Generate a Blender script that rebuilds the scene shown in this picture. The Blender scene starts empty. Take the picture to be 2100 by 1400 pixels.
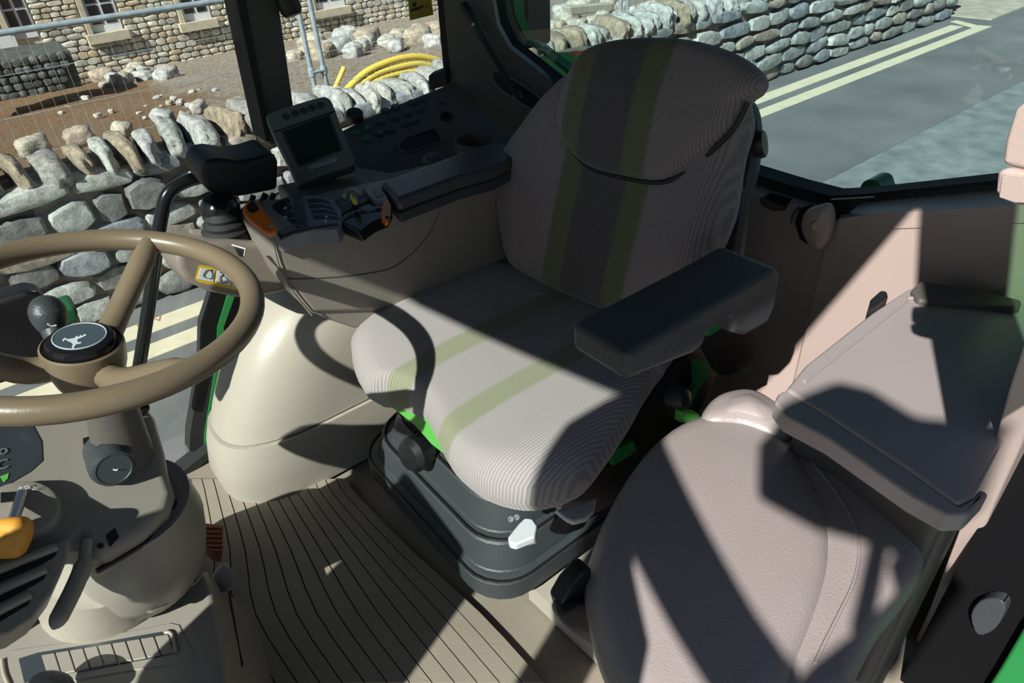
import bpy, bmesh, math, random
from mathutils import Vector, Matrix, noise

# ------------------------------------------------------------------ camera, light, exposure
C = bpy.context.scene.collection
scn = bpy.context.scene
ZC = 2.28                                   # camera height above the road
FPX = 1400.0                                # focal length in pixels of the 2100 x 1400 frame
YAW, PIT, ROL = (math.radians(a) for a in (36.3, 35.2, -4.0))
_f = Vector((math.sin(YAW)*math.cos(PIT), math.cos(YAW)*math.cos(PIT), -math.sin(PIT)))
_r0 = Vector((math.cos(YAW), -math.sin(YAW), 0)); _u0 = _r0.cross(_f)
_r = _r0*math.cos(ROL) + _u0*math.sin(ROL)
_u = -_r0*math.sin(ROL) + _u0*math.cos(ROL)

cam = bpy.data.cameras.new('camera'); cam.lens = 24; cam.sensor_width = 36; cam.clip_start = 0.02; cam.clip_end = 200
co = bpy.data.objects.new('camera', cam); C.objects.link(co)
co.matrix_world = Matrix(((_r.x, _u.x, -_f.x, 0), (_r.y, _u.y, -_f.y, 0), (_r.z, _u.z, -_f.z, ZC), (0, 0, 0, 1)))
scn.camera = co

SUN = Vector((0.71, 0.263, -0.654)).normalized()      # direction in which the sunlight travels
w = bpy.data.worlds.new('sky'); scn.world = w; w.use_nodes = True
nt = w.node_tree; bg = nt.nodes['Background']
sky = nt.nodes.new('ShaderNodeTexSky'); sky.sky_type = 'NISHITA'; sky.sun_disc = False
sky.sun_elevation = math.asin(-SUN.z); sky.sun_rotation = math.atan2(-SUN.x, -SUN.y)
sky.air_density = 1.0; sky.dust_density = 0.6
nt.links.new(sky.outputs[0], bg.inputs[0]); bg.inputs[1].default_value = 0.042
sl = bpy.data.lights.new('sun', 'SUN'); sl.energy = 5.2; sl.angle = math.radians(0.55); sl.color = (1.0, 0.97, 0.93)
so = bpy.data.objects.new('sun', sl); C.objects.link(so); so.location = (-6, -3, 9)
so.rotation_euler = SUN.to_track_quat('-Z', 'Y').to_euler()
scn.view_settings.view_transform = 'Standard'; scn.view_settings.look = 'None'
scn.view_settings.gamma = 1; scn.view_settings.use_curve_mapping = False
scn.view_settings.exposure = 0.45
scn.cycles.diffuse_bounces = 1

# ------------------------------------------------------------------ pixel -> place (z counted from the camera height)
def ray(px, py): return _r*((px-1050)/FPX) - _u*((py-700)/FPX) + _f
def PZ(px, py, z): v = ray(px, py); return v*(z/v.z)
def PY(px, py, y): v = ray(px, py); return v*(y/v.y)
def PX(px, py, x): v = ray(px, py); return v*(x/v.x)
def PN(px, py, p0, n): v = ray(px, py); return v*(p0.dot(n)/v.dot(n))
def V(x, y, z): return Vector((x, y, z))
FL = -1.18                                  # cab floor
GR = -ZC                                    # road

# ------------------------------------------------------------------ materials
def mat(name, col, rough=0.5, bump=0.0, bscale=200.0, var=0.0, vscale=6.0, metal=0.0, spec=0.5, trans=0.0):
    m = bpy.data.materials.new(name); m.use_nodes = True
    t = m.node_tree; b = t.nodes['Principled BSDF']
    b.inputs['Base Color'].default_value = (*col, 1); b.inputs['Roughness'].default_value = rough
    b.inputs['Metallic'].default_value = metal; b.inputs['Specular IOR Level'].default_value = spec
    tc = t.nodes.new('ShaderNodeTexCoord')
    if var:
        n = t.nodes.new('ShaderNodeTexNoise'); n.inputs['Scale'].default_value = vscale; n.inputs['Detail'].default_value = 5
        t.links.new(tc.outputs['Object'], n.inputs['Vector'])
        r = t.nodes.new('ShaderNodeValToRGB')
        r.color_ramp.elements[0].position = 0.3; r.color_ramp.elements[1].position = 0.7
        r.color_ramp.elements[0].color = (*[c*(1-var) for c in col], 1)
        r.color_ramp.elements[1].color = (*[min(1, c*(1+var)) for c in col], 1)
        t.links.new(n.outputs['Fac'], r.inputs['Fac']); t.links.new(r.outputs[0], b.inputs['Base Color'])
    if bump:
        n = t.nodes.new('ShaderNodeTexNoise'); n.inputs['Scale'].default_value = bscale; n.inputs['Detail'].default_value = 3
        t.links.new(tc.outputs['Object'], n.inputs['Vector'])
        bp = t.nodes.new('ShaderNodeBump'); bp.inputs['Strength'].default_value = bump; bp.inputs['Distance'].default_value = 0.002
        t.links.new(n.outputs['Fac'], bp.inputs['Height']); t.links.new(bp.outputs[0], b.inputs['Normal'])
    return m

def stone_mat(name, cols, scale=14.0, bump=0.9, rough=0.9, dist=0.02, attr=None):
    """rough stone: a base colour drawn per stone, blotches and lichen on top"""
    m = bpy.data.materials.new(name); m.use_nodes = True
    t = m.node_tree; b = t.nodes['Principled BSDF']; b.inputs['Roughness'].default_value = rough
    b.inputs['Specular IOR Level'].default_value = 0.2
    oi = t.nodes.new('ShaderNodeObjectInfo')
    r = t.nodes.new('ShaderNodeValToRGB'); r.color_ramp.interpolation = 'CONSTANT'
    while len(r.color_ramp.elements) < len(cols): r.color_ramp.elements.new(0.5)
    for i, c in enumerate(cols):
        r.color_ramp.elements[i].position = i/len(cols); r.color_ramp.elements[i].color = (*c, 1)
    if attr:
        at = t.nodes.new('ShaderNodeAttribute'); at.attribute_name = attr; t.links.new(at.outputs['Fac'], r.inputs['Fac'])
    else: t.links.new(oi.outputs['Random'], r.inputs['Fac'])
    tc = t.nodes.new('ShaderNodeTexCoord')
    n = t.nodes.new('ShaderNodeTexNoise'); n.inputs['Scale'].default_value = scale; n.inputs['Detail'].default_value = 8
    n.inputs['Roughness'].default_value = 0.7
    ge = t.nodes.new('ShaderNodeNewGeometry'); t.links.new(ge.outputs['Position'], n.inputs['Vector'])
    rr = t.nodes.new('ShaderNodeValToRGB'); rr.color_ramp.elements[0].position = 0.35; rr.color_ramp.elements[1].position = 0.68
    rr.color_ramp.elements[0].color = (0.45, 0.45, 0.45, 1); rr.color_ramp.elements[1].color = (1.5, 1.5, 1.5, 1)
    t.links.new(n.outputs['Fac'], rr.inputs['Fac'])
    mx = t.nodes.new('ShaderNodeMix'); mx.data_type = 'RGBA'; mx.blend_type = 'MULTIPLY'; mx.inputs[0].default_value = 0.85
    t.links.new(r.outputs[0], mx.inputs[6]); t.links.new(rr.outputs[0], mx.inputs[7])
    t.links.new(mx.outputs[2], b.inputs['Base Color'])
    bp = t.nodes.new('ShaderNodeBump'); bp.inputs['Strength'].default_value = bump; bp.inputs['Distance'].default_value = dist
    t.links.new(n.outputs['Fac'], bp.inputs['Height']); t.links.new(bp.outputs[0], b.inputs['Normal'])
    return m

def glass_mat(name, tint, gloss=0.06):
    m = bpy.data.materials.new(name); m.use_nodes = True; t = m.node_tree
    t.nodes.remove(t.nodes['Principled BSDF']); out = t.nodes['Material Output']
    a = t.nodes.new('ShaderNodeBsdfTransparent'); a.inputs[0].default_value = (*tint, 1)
    g = t.nodes.new('ShaderNodeBsdfGlossy'); g.inputs['Roughness'].default_value = 0.02
    mx = t.nodes.new('ShaderNodeMixShader'); mx.inputs[0].default_value = gloss
    t.links.new(a.outputs[0], mx.inputs[1]); t.links.new(g.outputs[0], mx.inputs[2]); t.links.new(mx.outputs[0], out.inputs[0])
    return m

M = {}
M['beige'] = mat('beige_plastic', (0.43, 0.385, 0.32), 0.38, 0.12, 420, 0.05, 3)
M['tan'] = mat('tan_plastic', (0.24, 0.2, 0.165), 0.42, 0.15, 420, 0.06, 4)
M['dashgrey'] = mat('dash_plastic', (0.31, 0.278, 0.24), 0.42, 0.06, 420, 0.05, 4)
M['wheel'] = mat('wheel_rim_plastic', (0.185, 0.14, 0.09), 0.33, 0.08, 300, 0.06, 8)
M['console'] = mat('console_plastic', (0.25, 0.22, 0.19), 0.42, 0.12, 420, 0.04, 4)
M['trimdark'] = mat('dark_trim_plastic', (0.1, 0.09, 0.08), 0.5, 0.15, 380)
M['pink'] = mat('pinkish_beige_plastic', (0.45, 0.355, 0.315), 0.42, 0.12, 380, 0.04, 4)
M['vinyl'] = mat('pinkish_vinyl', (0.335, 0.288, 0.275), 0.34, 0.35, 330, 0.06, 7)
M['lid'] = mat('lid_plastic', (0.32, 0.282, 0.272), 0.33, 0.08, 500, 0.03, 4)
M['black'] = mat('black_plastic', (0.012, 0.012, 0.013), 0.42, 0.1, 300)
M['matblack'] = mat('matt_black', (0.008, 0.008, 0.009), 1.0, spec=0.05)
M['gloss'] = mat('glossy_black', (0.01, 0.01, 0.012), 0.18)
M['rubber'] = mat('black_rubber', (0.018, 0.018, 0.018), 0.75, 0.2, 200)
M['charcoal'] = mat('charcoal_plastic', (0.045, 0.052, 0.056), 0.42, 0.35, 330)
M['armpad'] = mat('armrest_vinyl', (0.055, 0.058, 0.062), 0.5, 0.5, 330)
M['padgloss'] = mat('worn_pad', (0.07, 0.07, 0.078), 0.32, 0.15, 330, 0.1, 12)
M['panelblue'] = mat('gate_plastic', (0.2, 0.21, 0.23), 0.35, 0.05, 300)  # pale blue tone stands in for sky reflection on the dark lever gate
M['orange'] = mat('orange_plastic', (0.62, 0.14, 0.01), 0.4)
M['amber'] = mat('amber_plastic', (0.80, 0.36, 0.05), 0.45)
M['red'] = mat('red_plastic', (0.75, 0.04, 0.04), 0.4)
M['pedal'] = mat('rust_red_rubber', (0.42, 0.13, 0.06), 0.7, 0.2, 200)
M['yellowk'] = mat('yellow_plastic', (0.62, 0.50, 0.06), 0.4)
M['brightgreen'] = mat('bright_green_paint', (0.13, 0.52, 0.09), 0.4)
M['green'] = mat('tractor_green_paint', (0.02, 0.22, 0.055), 0.25)
M['leverwhite'] = mat('pale_grey_plastic', (0.62, 0.65, 0.68), 0.4)
M['steel'] = mat('steel', (0.5, 0.5, 0.52), 0.3, metal=1.0)
M['galv'] = mat('galvanised_steel', (0.42, 0.50, 0.55), 0.45, 0.1, 60, 0.2, 20, metal=0.35)
M['white'] = mat('white_paint', (0.75, 0.76, 0.78), 0.5)
M['marking'] = mat('grey_white_print', (0.50, 0.53, 0.56), 0.5)
M['dimprint'] = mat('dim_print', (0.20, 0.21, 0.22), 0.5)
M['screen'] = mat('dark_lcd', (0.012, 0.03, 0.03), 0.12)
M['clusterglass'] = mat('cluster_face', (0.045, 0.055, 0.065), 0.12)
M['monitor'] = mat('monitor_plastic', (0.17, 0.175, 0.165), 0.45, 0.08, 400)
M['emblem'] = mat('emblem_grey', (0.06, 0.085, 0.10), 0.3)
M['sticker_y'] = mat('sticker_yellow', (0.75, 0.50, 0.02), 0.4)
M['sticker_o'] = mat('sticker_ochre', (0.42, 0.31, 0.01), 0.5)
M['darkglass'] = mat('window_dark', (0.012, 0.014, 0.02), 0.1)
M['sand'] = mat('sill_sandstone', (0.55, 0.48, 0.36), 0.85, 0.4, 40, 0.15, 6)
M['timber'] = mat('weathered_timber', (0.45, 0.40, 0.32), 0.85, 0.4, 30, 0.2, 5)
M['hose'] = mat('yellow_hose', (0.78, 0.60, 0.10), 0.45, 0.1, 60)
M['asphalt'] = mat('asphalt', (0.15, 0.155, 0.155), 0.92, 1.0, 90, 0.22, 1.3)
M['asphalt2'] = mat('patched_asphalt', (0.2, 0.228, 0.224), 0.9, 1.0, 70, 0.26, 5.0)
M['roadpaint'] = mat('road_paint', (0.66, 0.6, 0.43), 0.8, 0.3, 60, 0.08, 9)
M['mortar'] = mat('mortar_earth', (0.21, 0.165, 0.13), 0.95, 1.0, 25, 0.4, 9)
M['mortar_pale'] = mat('lime_mortar', (0.58, 0.52, 0.41), 0.95, 0.8, 25, 0.12, 9)
M['wallstone'] = stone_mat('wall_stone', [(0.30, 0.32, 0.31), (0.40, 0.42, 0.40), (0.22, 0.22, 0.21), (0.33, 0.29, 0.24), (0.46, 0.47, 0.44), (0.27, 0.29, 0.31)], 11)
M['copestone'] = stone_mat('coping_stone', [(0.40, 0.41, 0.38), (0.50, 0.50, 0.46), (0.34, 0.33, 0.30), (0.46, 0.46, 0.44), (0.36, 0.30, 0.22)], 20)
HSC = [(0.60, 0.54, 0.42), (0.55, 0.48, 0.37), (0.66, 0.60, 0.49), (0.56, 0.44, 0.31), (0.48, 0.45, 0.38), (0.68, 0.63, 0.53)]
M['housestone'] = stone_mat('house_stone', HSC, 5, 0.5)
M['housestone_far'] = stone_mat('house_stone_far', HSC, 5, 0.5, attr='rnd')
M['rubblestone'] = stone_mat('rubble_stone', [(0.52, 0.47, 0.38), (0.58, 0.55, 0.48), (0.46, 0.38, 0.29), (0.50, 0.50, 0.48)], 14)
M['darkstone'] = stone_mat('dark_stone', [(0.13, 0.13, 0.12), (0.17, 0.17, 0.17), (0.10, 0.11, 0.10)], 12)  # darker greys for the low wall

def ground_mat():
    m = bpy.data.materials.new('site_ground'); m.use_nodes = True; t = m.node_tree; b = t.nodes['Principled BSDF']
    b.inputs['Roughness'].default_value = 0.95; b.inputs['Specular IOR Level'].default_value = 0.1
    tc = t.nodes.new('ShaderNodeTexCoord'); sp = t.nodes.new('ShaderNodeSeparateXYZ'); t.links.new(tc.outputs['Object'], sp.inputs[0])
    n1 = t.nodes.new('ShaderNodeTexNoise'); n1.inputs['Scale'].default_value = 0.9; n1.inputs['Detail'].default_value = 6
    t.links.new(tc.outputs['Object'], n1.inputs['Vector'])
    ad = t.nodes.new('ShaderNodeMath'); ad.operation = 'MULTIPLY_ADD'; ad.inputs[1].default_value = 2.6
    t.links.new(n1.outputs['Fac'], ad.inputs[0]); t.links.new(sp.outputs[0], ad.inputs[2])
    mr = t.nodes.new('ShaderNodeMapRange'); mr.inputs[1].default_value = 3.5; mr.inputs[2].default_value = 4.2
    t.links.new(ad.outputs[0], mr.inputs[0])
    vo = t.nodes.new('ShaderNodeTexNoise'); vo.inputs['Scale'].default_value = 13; vo.inputs['Detail'].default_value = 8; vo.inputs['Roughness'].default_value = 0.75
    t.links.new(tc.outputs['Object'], vo.inputs['Vector'])
    g = t.nodes.new('ShaderNodeValToRGB'); g.color_ramp.elements[0].position = 0.35; g.color_ramp.elements[1].position = 0.65
    g.color_ramp.elements[0].color = (0.20, 0.155, 0.11, 1); g.color_ramp.elements[1].color = (0.62, 0.55, 0.46, 1)
    e = t.nodes.new('ShaderNodeValToRGB'); e.color_ramp.elements[0].position = 0.3; e.color_ramp.elements[1].position = 0.75
    e.color_ramp.elements[0].color = (0.20, 0.115, 0.065, 1); e.color_ramp.elements[1].color = (0.40, 0.27, 0.165, 1)
    t.links.new(vo.outputs['Fac'], g.inputs['Fac']); t.links.new(vo.outputs['Fac'], e.inputs['Fac'])
    mx = t.nodes.new('ShaderNodeMix'); mx.data_type = 'RGBA'
    t.links.new(mr.outputs[0], mx.inputs[0]); t.links.new(e.outputs[0], mx.inputs[6]); t.links.new(g.outputs[0], mx.inputs[7])
    t.links.new(mx.outputs[2], b.inputs['Base Color'])
    bp = t.nodes.new('ShaderNodeBump'); bp.inputs['Strength'].default_value = 1; bp.inputs['Distance'].default_value = 0.06
    t.links.new(vo.outputs['Fac'], bp.inputs['Height']); t.links.new(bp.outputs[0], b.inputs['Normal'])
    return m
M['ground'] = ground_mat()

def fabric_mat(name, yc, half, axis='Y', base=(0.375, 0.335, 0.33), grn=(0.27, 0.275, 0.18)):
    """woven seat cloth: fine cords, a dark central band and a green band on either side of it"""
    m = bpy.data.materials.new(name); m.use_nodes = True; t = m.node_tree; b = t.nodes['Principled BSDF']
    b.inputs['Roughness'].default_value = 0.95; b.inputs['Specular IOR Level'].default_value = 0.08
    b.inputs['Sheen Weight'].default_value = 0.25
    tc = t.nodes.new('ShaderNodeTexCoord'); sp = t.nodes.new('ShaderNodeSeparateXYZ'); t.links.new(tc.outputs['Object'], sp.inputs[0])
    mr = t.nodes.new('ShaderNodeMapRange'); mr.inputs[1].default_value = yc-0.3; mr.inputs[2].default_value = yc+0.3
    t.links.new(sp.outputs['Y'], mr.inputs[0])
    r = t.nodes.new('ShaderNodeValToRGB'); cr = r.color_ramp; cr.interpolation = 'LINEAR'
    mid = half['mid']
    a, w_ = half['a']/0.6, half['w']/0.6
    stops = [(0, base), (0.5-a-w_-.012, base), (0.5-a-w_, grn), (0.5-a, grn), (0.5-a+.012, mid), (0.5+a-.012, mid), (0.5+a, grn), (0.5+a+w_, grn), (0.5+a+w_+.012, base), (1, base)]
    while len(cr.elements) < len(stops): cr.elements.new(0.5)
    for i, (p, c) in enumerate(stops): cr.elements[i].position = p; cr.elements[i].color = (*c, 1)
    t.links.new(mr.outputs[0], r.inputs['Fac'])
    wv = t.nodes.new('ShaderNodeTexWave'); wv.bands_direction = axis; wv.inputs['Scale'].default_value = 62; wv.inputs['Distortion'].default_value = 0.6
    wv.inputs['Detail'].default_value = 1; wv.inputs['Detail Scale'].default_value = 3
    t.links.new(tc.outputs['Object'], wv.inputs['Vector'])
    n = t.nodes.new('ShaderNodeTexNoise'); n.inputs['Scale'].default_value = 500; t.links.new(tc.outputs['Object'], n.inputs['Vector'])
    av = t.nodes.new('ShaderNodeMath'); av.operation = 'MULTIPLY_ADD'; av.inputs[1].default_value = 0.5
    t.links.new(n.outputs['Fac'], av.inputs[0]); t.links.new(wv.outputs['Fac'], av.inputs[2])
    rr = t.nodes.new('ShaderNodeMapRange'); rr.inputs[1].default_value = 0.1; rr.inputs[2].default_value = 1.2; rr.inputs[3].default_value = 0.72; rr.inputs[4].default_value = 1.12
    t.links.new(av.outputs[0], rr.inputs[0])
    mx = t.nodes.new('ShaderNodeMix'); mx.data_type = 'RGBA'; mx.blend_type = 'MULTIPLY'; mx.inputs[0].default_value = 1
    t.links.new(r.outputs[0], mx.inputs[6]); t.links.new(rr.outputs[0], mx.inputs[7]); t.links.new(mx.outputs[2], b.inputs['Base Color'])
    bp = t.nodes.new('ShaderNodeBump'); bp.inputs['Strength'].default_value = 0.5; bp.inputs['Distance'].default_value = 0.0015
    t.links.new(av.outputs[0], bp.inputs['Height']); t.links.new(bp.outputs[0], b.inputs['Normal'])
    return m
SEATY = 0.82
M['cloth_back_shaded'] = fabric_mat('backrest_cloth_shaded', SEATY, dict(a=0.058, w=0.042, mid=(0.105, 0.092, 0.097)), base=(0.255, 0.215, 0.222), grn=(0.145, 0.15, 0.085))  # same cloth as the cushion, darkened to put the backrest's shade into its colour
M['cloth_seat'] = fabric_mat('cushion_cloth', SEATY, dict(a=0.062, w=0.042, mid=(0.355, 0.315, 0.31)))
M['mat_rib'] = mat('tan_rubber_mat', (0.28, 0.24, 0.19), 0.7, 0.3, 150, 0.10, 5)
M['groove'] = mat('mat_groove', (0.03, 0.026, 0.02), 0.9)
M['glass'] = glass_mat('clear_cab_glass', (0.93, 0.97, 0.95), 0.03)
M['glassgreen'] = glass_mat('green_tinted_glass', (0.50, 0.72, 0.56), 0.04)
M['glassrear'] = glass_mat('rear_glass', (0.84, 0.95, 0.95), 0.05)

# ------------------------------------------------------------------ objects and shapes
def thing(name, label, cat, loc=(0, 0, 0), group=None):
    o = bpy.data.objects.new(name, None); C.objects.link(o); o.empty_display_size = 0.05
    o.location = (loc[0], loc[1], loc[2]+ZC); o['label'] = label; o['category'] = cat
    if group: o['group'] = group
    return o
def tag(o, label, cat, group=None):
    o['label'] = label; o['category'] = cat
    if group: o['group'] = group
    return o
def struct(o, label=None):
    o['kind'] = 'structure'
    if label: o['label'] = label
    return o
def attach(o, parent):
    if parent is not None:
        o.parent = parent
        if parent.type == 'EMPTY': o.matrix_parent_inverse = Matrix.Translation(-parent.location)
def mk(name, verts, faces, m, parent=None, smooth=True, sharp=40, bevel=0, bseg=3, fix=True):
    """one mesh object; vertices are given with z from the camera height"""
    me = bpy.data.meshes.new(name); me.from_pydata([(v[0], v[1], v[2]+ZC) for v in verts], [], faces)
    if fix:
        bm = bmesh.new(); bm.from_mesh(me); bmesh.ops.recalc_face_normals(bm, faces=bm.faces); bm.to_mesh(me); bm.free()
    me.materials.append(m)
    if smooth:
        for p in me.polygons: p.use_smooth = True
        me.set_sharp_from_angle(angle=math.radians(sharp))
    o = bpy.data.objects.new(name, me); C.objects.link(o); attach(o, parent)
    if bevel:
        b = o.modifiers.new('bevel', 'BEVEL'); b.width = bevel; b.segments = bseg; b.limit_method = 'ANGLE'; b.angle_limit = math.radians(35); b.harden_normals = True
    return o
def cr(pts, n=6, closed=False):
    """Catmull-Rom through pts"""
    pts = [Vector(p) for p in pts]; N = len(pts); out = []
    for i in range(N if closed else N-1):
        if closed: a, b, c, d = pts[(i-1) % N], pts[i], pts[(i+1) % N], pts[(i+2) % N]
        else: a, b, c, d = pts[max(i-1, 0)], pts[i], pts[i+1], pts[min(i+2, N-1)]
        for k in range(n):
            t = k/n
            out.append(0.5*((2*b)+(c-a)*t+(2*a-5*b+4*c-d)*t*t+(3*b-a-3*c+d)*t*t*t))
    if not closed: out.append(pts[-1])
    return out
def tube(name, path, rad, m, parent=None, n=12, closed=False, caps=True):
    path = [Vector(p) for p in path]; N = len(path); rads = rad if isinstance(rad, (list, tuple)) else [rad]*N
    vs, fs = [], []; up = None
    for i, p in enumerate(path):
        if closed: d = (path[(i+1) % N]-path[i-1]).normalized()
        else: d = (path[min(i+1, N-1)]-path[max(i-1, 0)]).normalized()
        if up is None: up = Vector((0, 0, 1)) if abs(d.z) < 0.9 else Vector((1, 0, 0))
        s = d.cross(up).normalized(); up = s.cross(d).normalized()
        for k in range(n):
            a = 2*math.pi*k/n; vs.append(p+(s*math.cos(a)+up*math.sin(a))*rads[i])
    for i in range(N if closed else N-1):
        for k in range(n):
            j = (i+1) % N; fs.append((i*n+k, i*n+(k+1) % n, j*n+(k+1) % n, j*n+k))
    if caps and not closed: fs.append(tuple(range(n-1, -1, -1))); fs.append(tuple((N-1)*n+k for k in range(n)))
    return mk(name, vs, fs, m, parent, sharp=50)
def loft(name, rings, m, parent=None, cap0=True, cap1=True, sharp=40, bevel=0):
    n = len(rings[0]); vs = [p for r in rings for p in r]; fs = []
    for i in range(len(rings)-1):
        for k in range(n): fs.append((i*n+k, i*n+(k+1) % n, (i+1)*n+(k+1) % n, (i+1)*n+k))
    if cap0: fs.append(tuple(range(n-1, -1, -1)))
    if cap1: fs.append(tuple((len(rings)-1)*n+k for k in range(n)))
    return mk(name, vs, fs, m, parent, sharp=sharp, bevel=bevel)
def slab(name, outline, ext, m, parent=None, bevel=0, sharp=40, bseg=3):
    """closed outline (3-D points) swept along ext (Vector)"""
    o = [Vector(p) for p in outline]; n = len(o)
    vs = o+[p+ext for p in o]; fs = [tuple(range(n)), tuple(range(2*n-1, n-1, -1))]
    for k in range(n): fs.append((k, (k+1) % n, n+(k+1) % n, n+k))
    return mk(name, vs, fs, m, parent, bevel=bevel, sharp=sharp, bseg=bseg)
def poly(name, outline, m, parent=None):
    return mk(name, outline, [tuple(range(len(outline)))], m, parent, smooth=False)
def box(name, lo, hi, m, parent=None, bevel=0):
    x0, y0, z0 = lo; x1, y1, z1 = hi
    return slab(name, [(x0, y0, z0), (x1, y0, z0), (x1, y1, z0), (x0, y1, z0)], V(0, 0, z1-z0), m, parent, bevel)
def frame(n):
    n = n.normalized(); a = Vector((0, 0, 1)) if abs(n.z) < 0.9 else Vector((0, 1, 0))
    e1 = a.cross(n).normalized(); return e1, n.cross(e1).normalized(), n
def lathe(name, prof, org, axis, m, parent=None, n=24, sharp=35):
    """prof: (radius, height along axis)"""
    e1, e2, ax = frame(Vector(axis)); org = Vector(org); rings = []
    for r, h in prof: rings.append([org+ax*h+(e1*math.cos(2*math.pi*k/n)+e2*math.sin(2*math.pi*k/n))*max(r, 1e-5) for k in range(n)])
    return loft(name, rings, m, parent, sharp=sharp)
def pillow(name, outline, nrm, front, back, rnd, dome, m, parent=None, n=5, center=None, hf=None, rings=7, sharp=60):
    """padded solid: outline in its mid plane, rounded rims, domed front"""
    nrm = Vector(nrm).normalized(); o = [Vector(p) for p in cr(outline, n, True)]; N = len(o)
    c = Vector(center) if center is not None else sum(o, Vector())/N
    mr = sum((p-c).length for p in o)/N; e1, e2, _ = frame(nrm); rr = []
    prof = []
    for k in range(4): a = math.radians(30*k); prof.append((1-rnd/mr*(1-math.sin(a)), -back*math.cos(a)))
    for k in range(1, 5): a = math.radians(22.5*k); prof.append((1-rnd/mr*(1-math.cos(a)), front*math.sin(a)))
    s0 = prof[-1][0]
    for k in range(1, rings+1):
        s = s0*(1-k/rings); s = max(s, 0.004); prof.append((s, front+dome*(1-(s/s0)**2)))
    for s, h in prof:
        ring = []
        for p in o:
            q = c+(p-c)*s; hh = h
            if hf and h > 0: hh += hf((p-c).dot(e1)*s, (p-c).dot(e2)*s, s)
            ring.append(q+nrm*hh)
        rr.append(ring)
    return loft(name, rr, m, parent, sharp=sharp)
def text(name, s, org, ex, ey, size, m, parent=None, depth=0.0006, align='CENTER'):
    cu = bpy.data.curves.new(name, 'FONT'); cu.body = s; cu.size = 1; cu.align_x = align; cu.align_y = 'CENTER'
    tmp = bpy.data.objects.new(name, cu); C.objects.link(tmp)
    dg = bpy.context.evaluated_depsgraph_get(); me = tmp.evaluated_get(dg).to_mesh()
    ex = Vector(ex).normalized(); ey = Vector(ey).normalized(); nn = ex.cross(ey).normalized(); org = Vector(org)
    vs = [org+(ex*v.co.x+ey*v.co.y)*size+nn*depth for v in me.vertices]; fs = [tuple(p.vertices) for p in me.polygons]
    tmp.to_mesh_clear() if hasattr(tmp, 'to_mesh_clear') else None
    bpy.data.objects.remove(tmp); bpy.data.curves.remove(cu)
    return mk(name, vs, fs, m, parent, smooth=False, fix=False)
def quadpx(plane, pts): return [PN(x, y, plane[0], plane[1]) for x, y in pts]
def shift(pts, v): return [Vector(p)+Vector(v) for p in pts]
def rrect(cx, cy, hx, hy, r, n=5):
    out = []
    for sx, sy, a0 in ((1, 1, 0), (-1, 1, 90), (-1, -1, 180), (1, -1, 270)):
        for k in range(n+1):
            a = math.radians(a0+90*k/n); out.append((cx+sx*(hx-r)+r*math.cos(a), cy+sy*(hy-r)+r*math.sin(a)))
    return out

# ------------------------------------------------------------------ outside: road, lines, stone wall, site, house
rng = random.Random(7)
def plane_grid(name, x0, x1, y0, y1, nx, ny, zf, m):
    vs, fs = [], []
    for j in range(ny+1):
        for i in range(nx+1):
            x = x0+(x1-x0)*i/nx; y = y0+(y1-y0)*j/ny; vs.append((x, y, zf(x, y)))
    for j in range(ny):
        for i in range(nx): a = j*(nx+1)+i; fs.append((a, a+1, a+nx+2, a+nx+1))
    return mk(name, vs, fs, m)
ROADY = 2.62
o = slab('road', [(-12, ROADY, GR), (60, ROADY, GR), (60, 4.75, GR), (-12, 4.75, GR)], V(0, 0, -0.2), M['asphalt']); struct(o, 'smooth grey asphalt strip beside the stone wall')
o = slab('road', [(-12, -12, GR-.004), (60, -12, GR-.004), (60, ROADY, GR-.004), (-12, ROADY, GR-.004)], V(0, 0, -0.2), M['asphalt2']); struct(o, 'worn pale bluish road surface')
for (ya, yb, xe, lb) in ((4.215, 4.385, 11.3, 'pale yellow no-waiting line nearer the stone wall'), (3.93, 4.09, 11.5, 'pale yellow no-waiting line nearer the tractor')):
    o = slab('yellow_line', [(-6, ya, GR+.001), (xe, ya, GR+.001), (xe, yb, GR+.001), (-6, yb, GR+.001)], V(0, 0, .004), M['roadpaint']); tag(o, lb, 'road marking', 'double yellow lines')
bar = [PZ(1948, 45, GR), PZ(1962, 42, GR), PZ(2026, 58, GR), PZ(2012, 63, GR)]
tag(slab('yellow_line_end_bar', shift(bar, (0, 0, .002)), V(0, 0, .004), M['roadpaint']), 'short pale yellow bar closing the end of the double lines', 'road marking')

def stone_variant(k):
    r = random.Random(100+k); n = 10; vs = []; fs = []
    ang = [2*math.pi*i/n for i in range(n)]
    ol = []
    for a in ang:
        c, s = math.cos(a), math.sin(a); q = 1/max(abs(c), abs(s))*(0.5*0.62)+0.5*0.40
        q *= r.uniform(0.84, 1.04); ol.append((c*q, s*q))
    for sc, y in ((1.0, 0.5), (1.0, -0.12), (0.86, -0.40)):
        for (x, z) in ol: vs.append((x*sc, y+r.uniform(-.04, .04), z*sc))
    vs.append((0, -0.5+r.uniform(-.06, .06), 0))
    for b in (0, 1):
        for i in range(n): fs.append((b*n+i, b*n+(i+1) % n, (b+1)*n+(i+1) % n, (b+1)*n+i))
    for i in range(n): fs.append((2*n+i, 2*n+(i+1) % n, 3*n))
    me = bpy.data.meshes.new('stone'); me.from_pydata(vs, [], fs)
    bm = bmesh.new(); bm.from_mesh(me); bmesh.ops.recalc_face_normals(bm, faces=bm.faces); bm.to_mesh(me); bm.free()
    for p in me.polygons: p.use_smooth = True
    me.set_sharp_from_angle(angle=math.radians(55))
    return me
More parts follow.
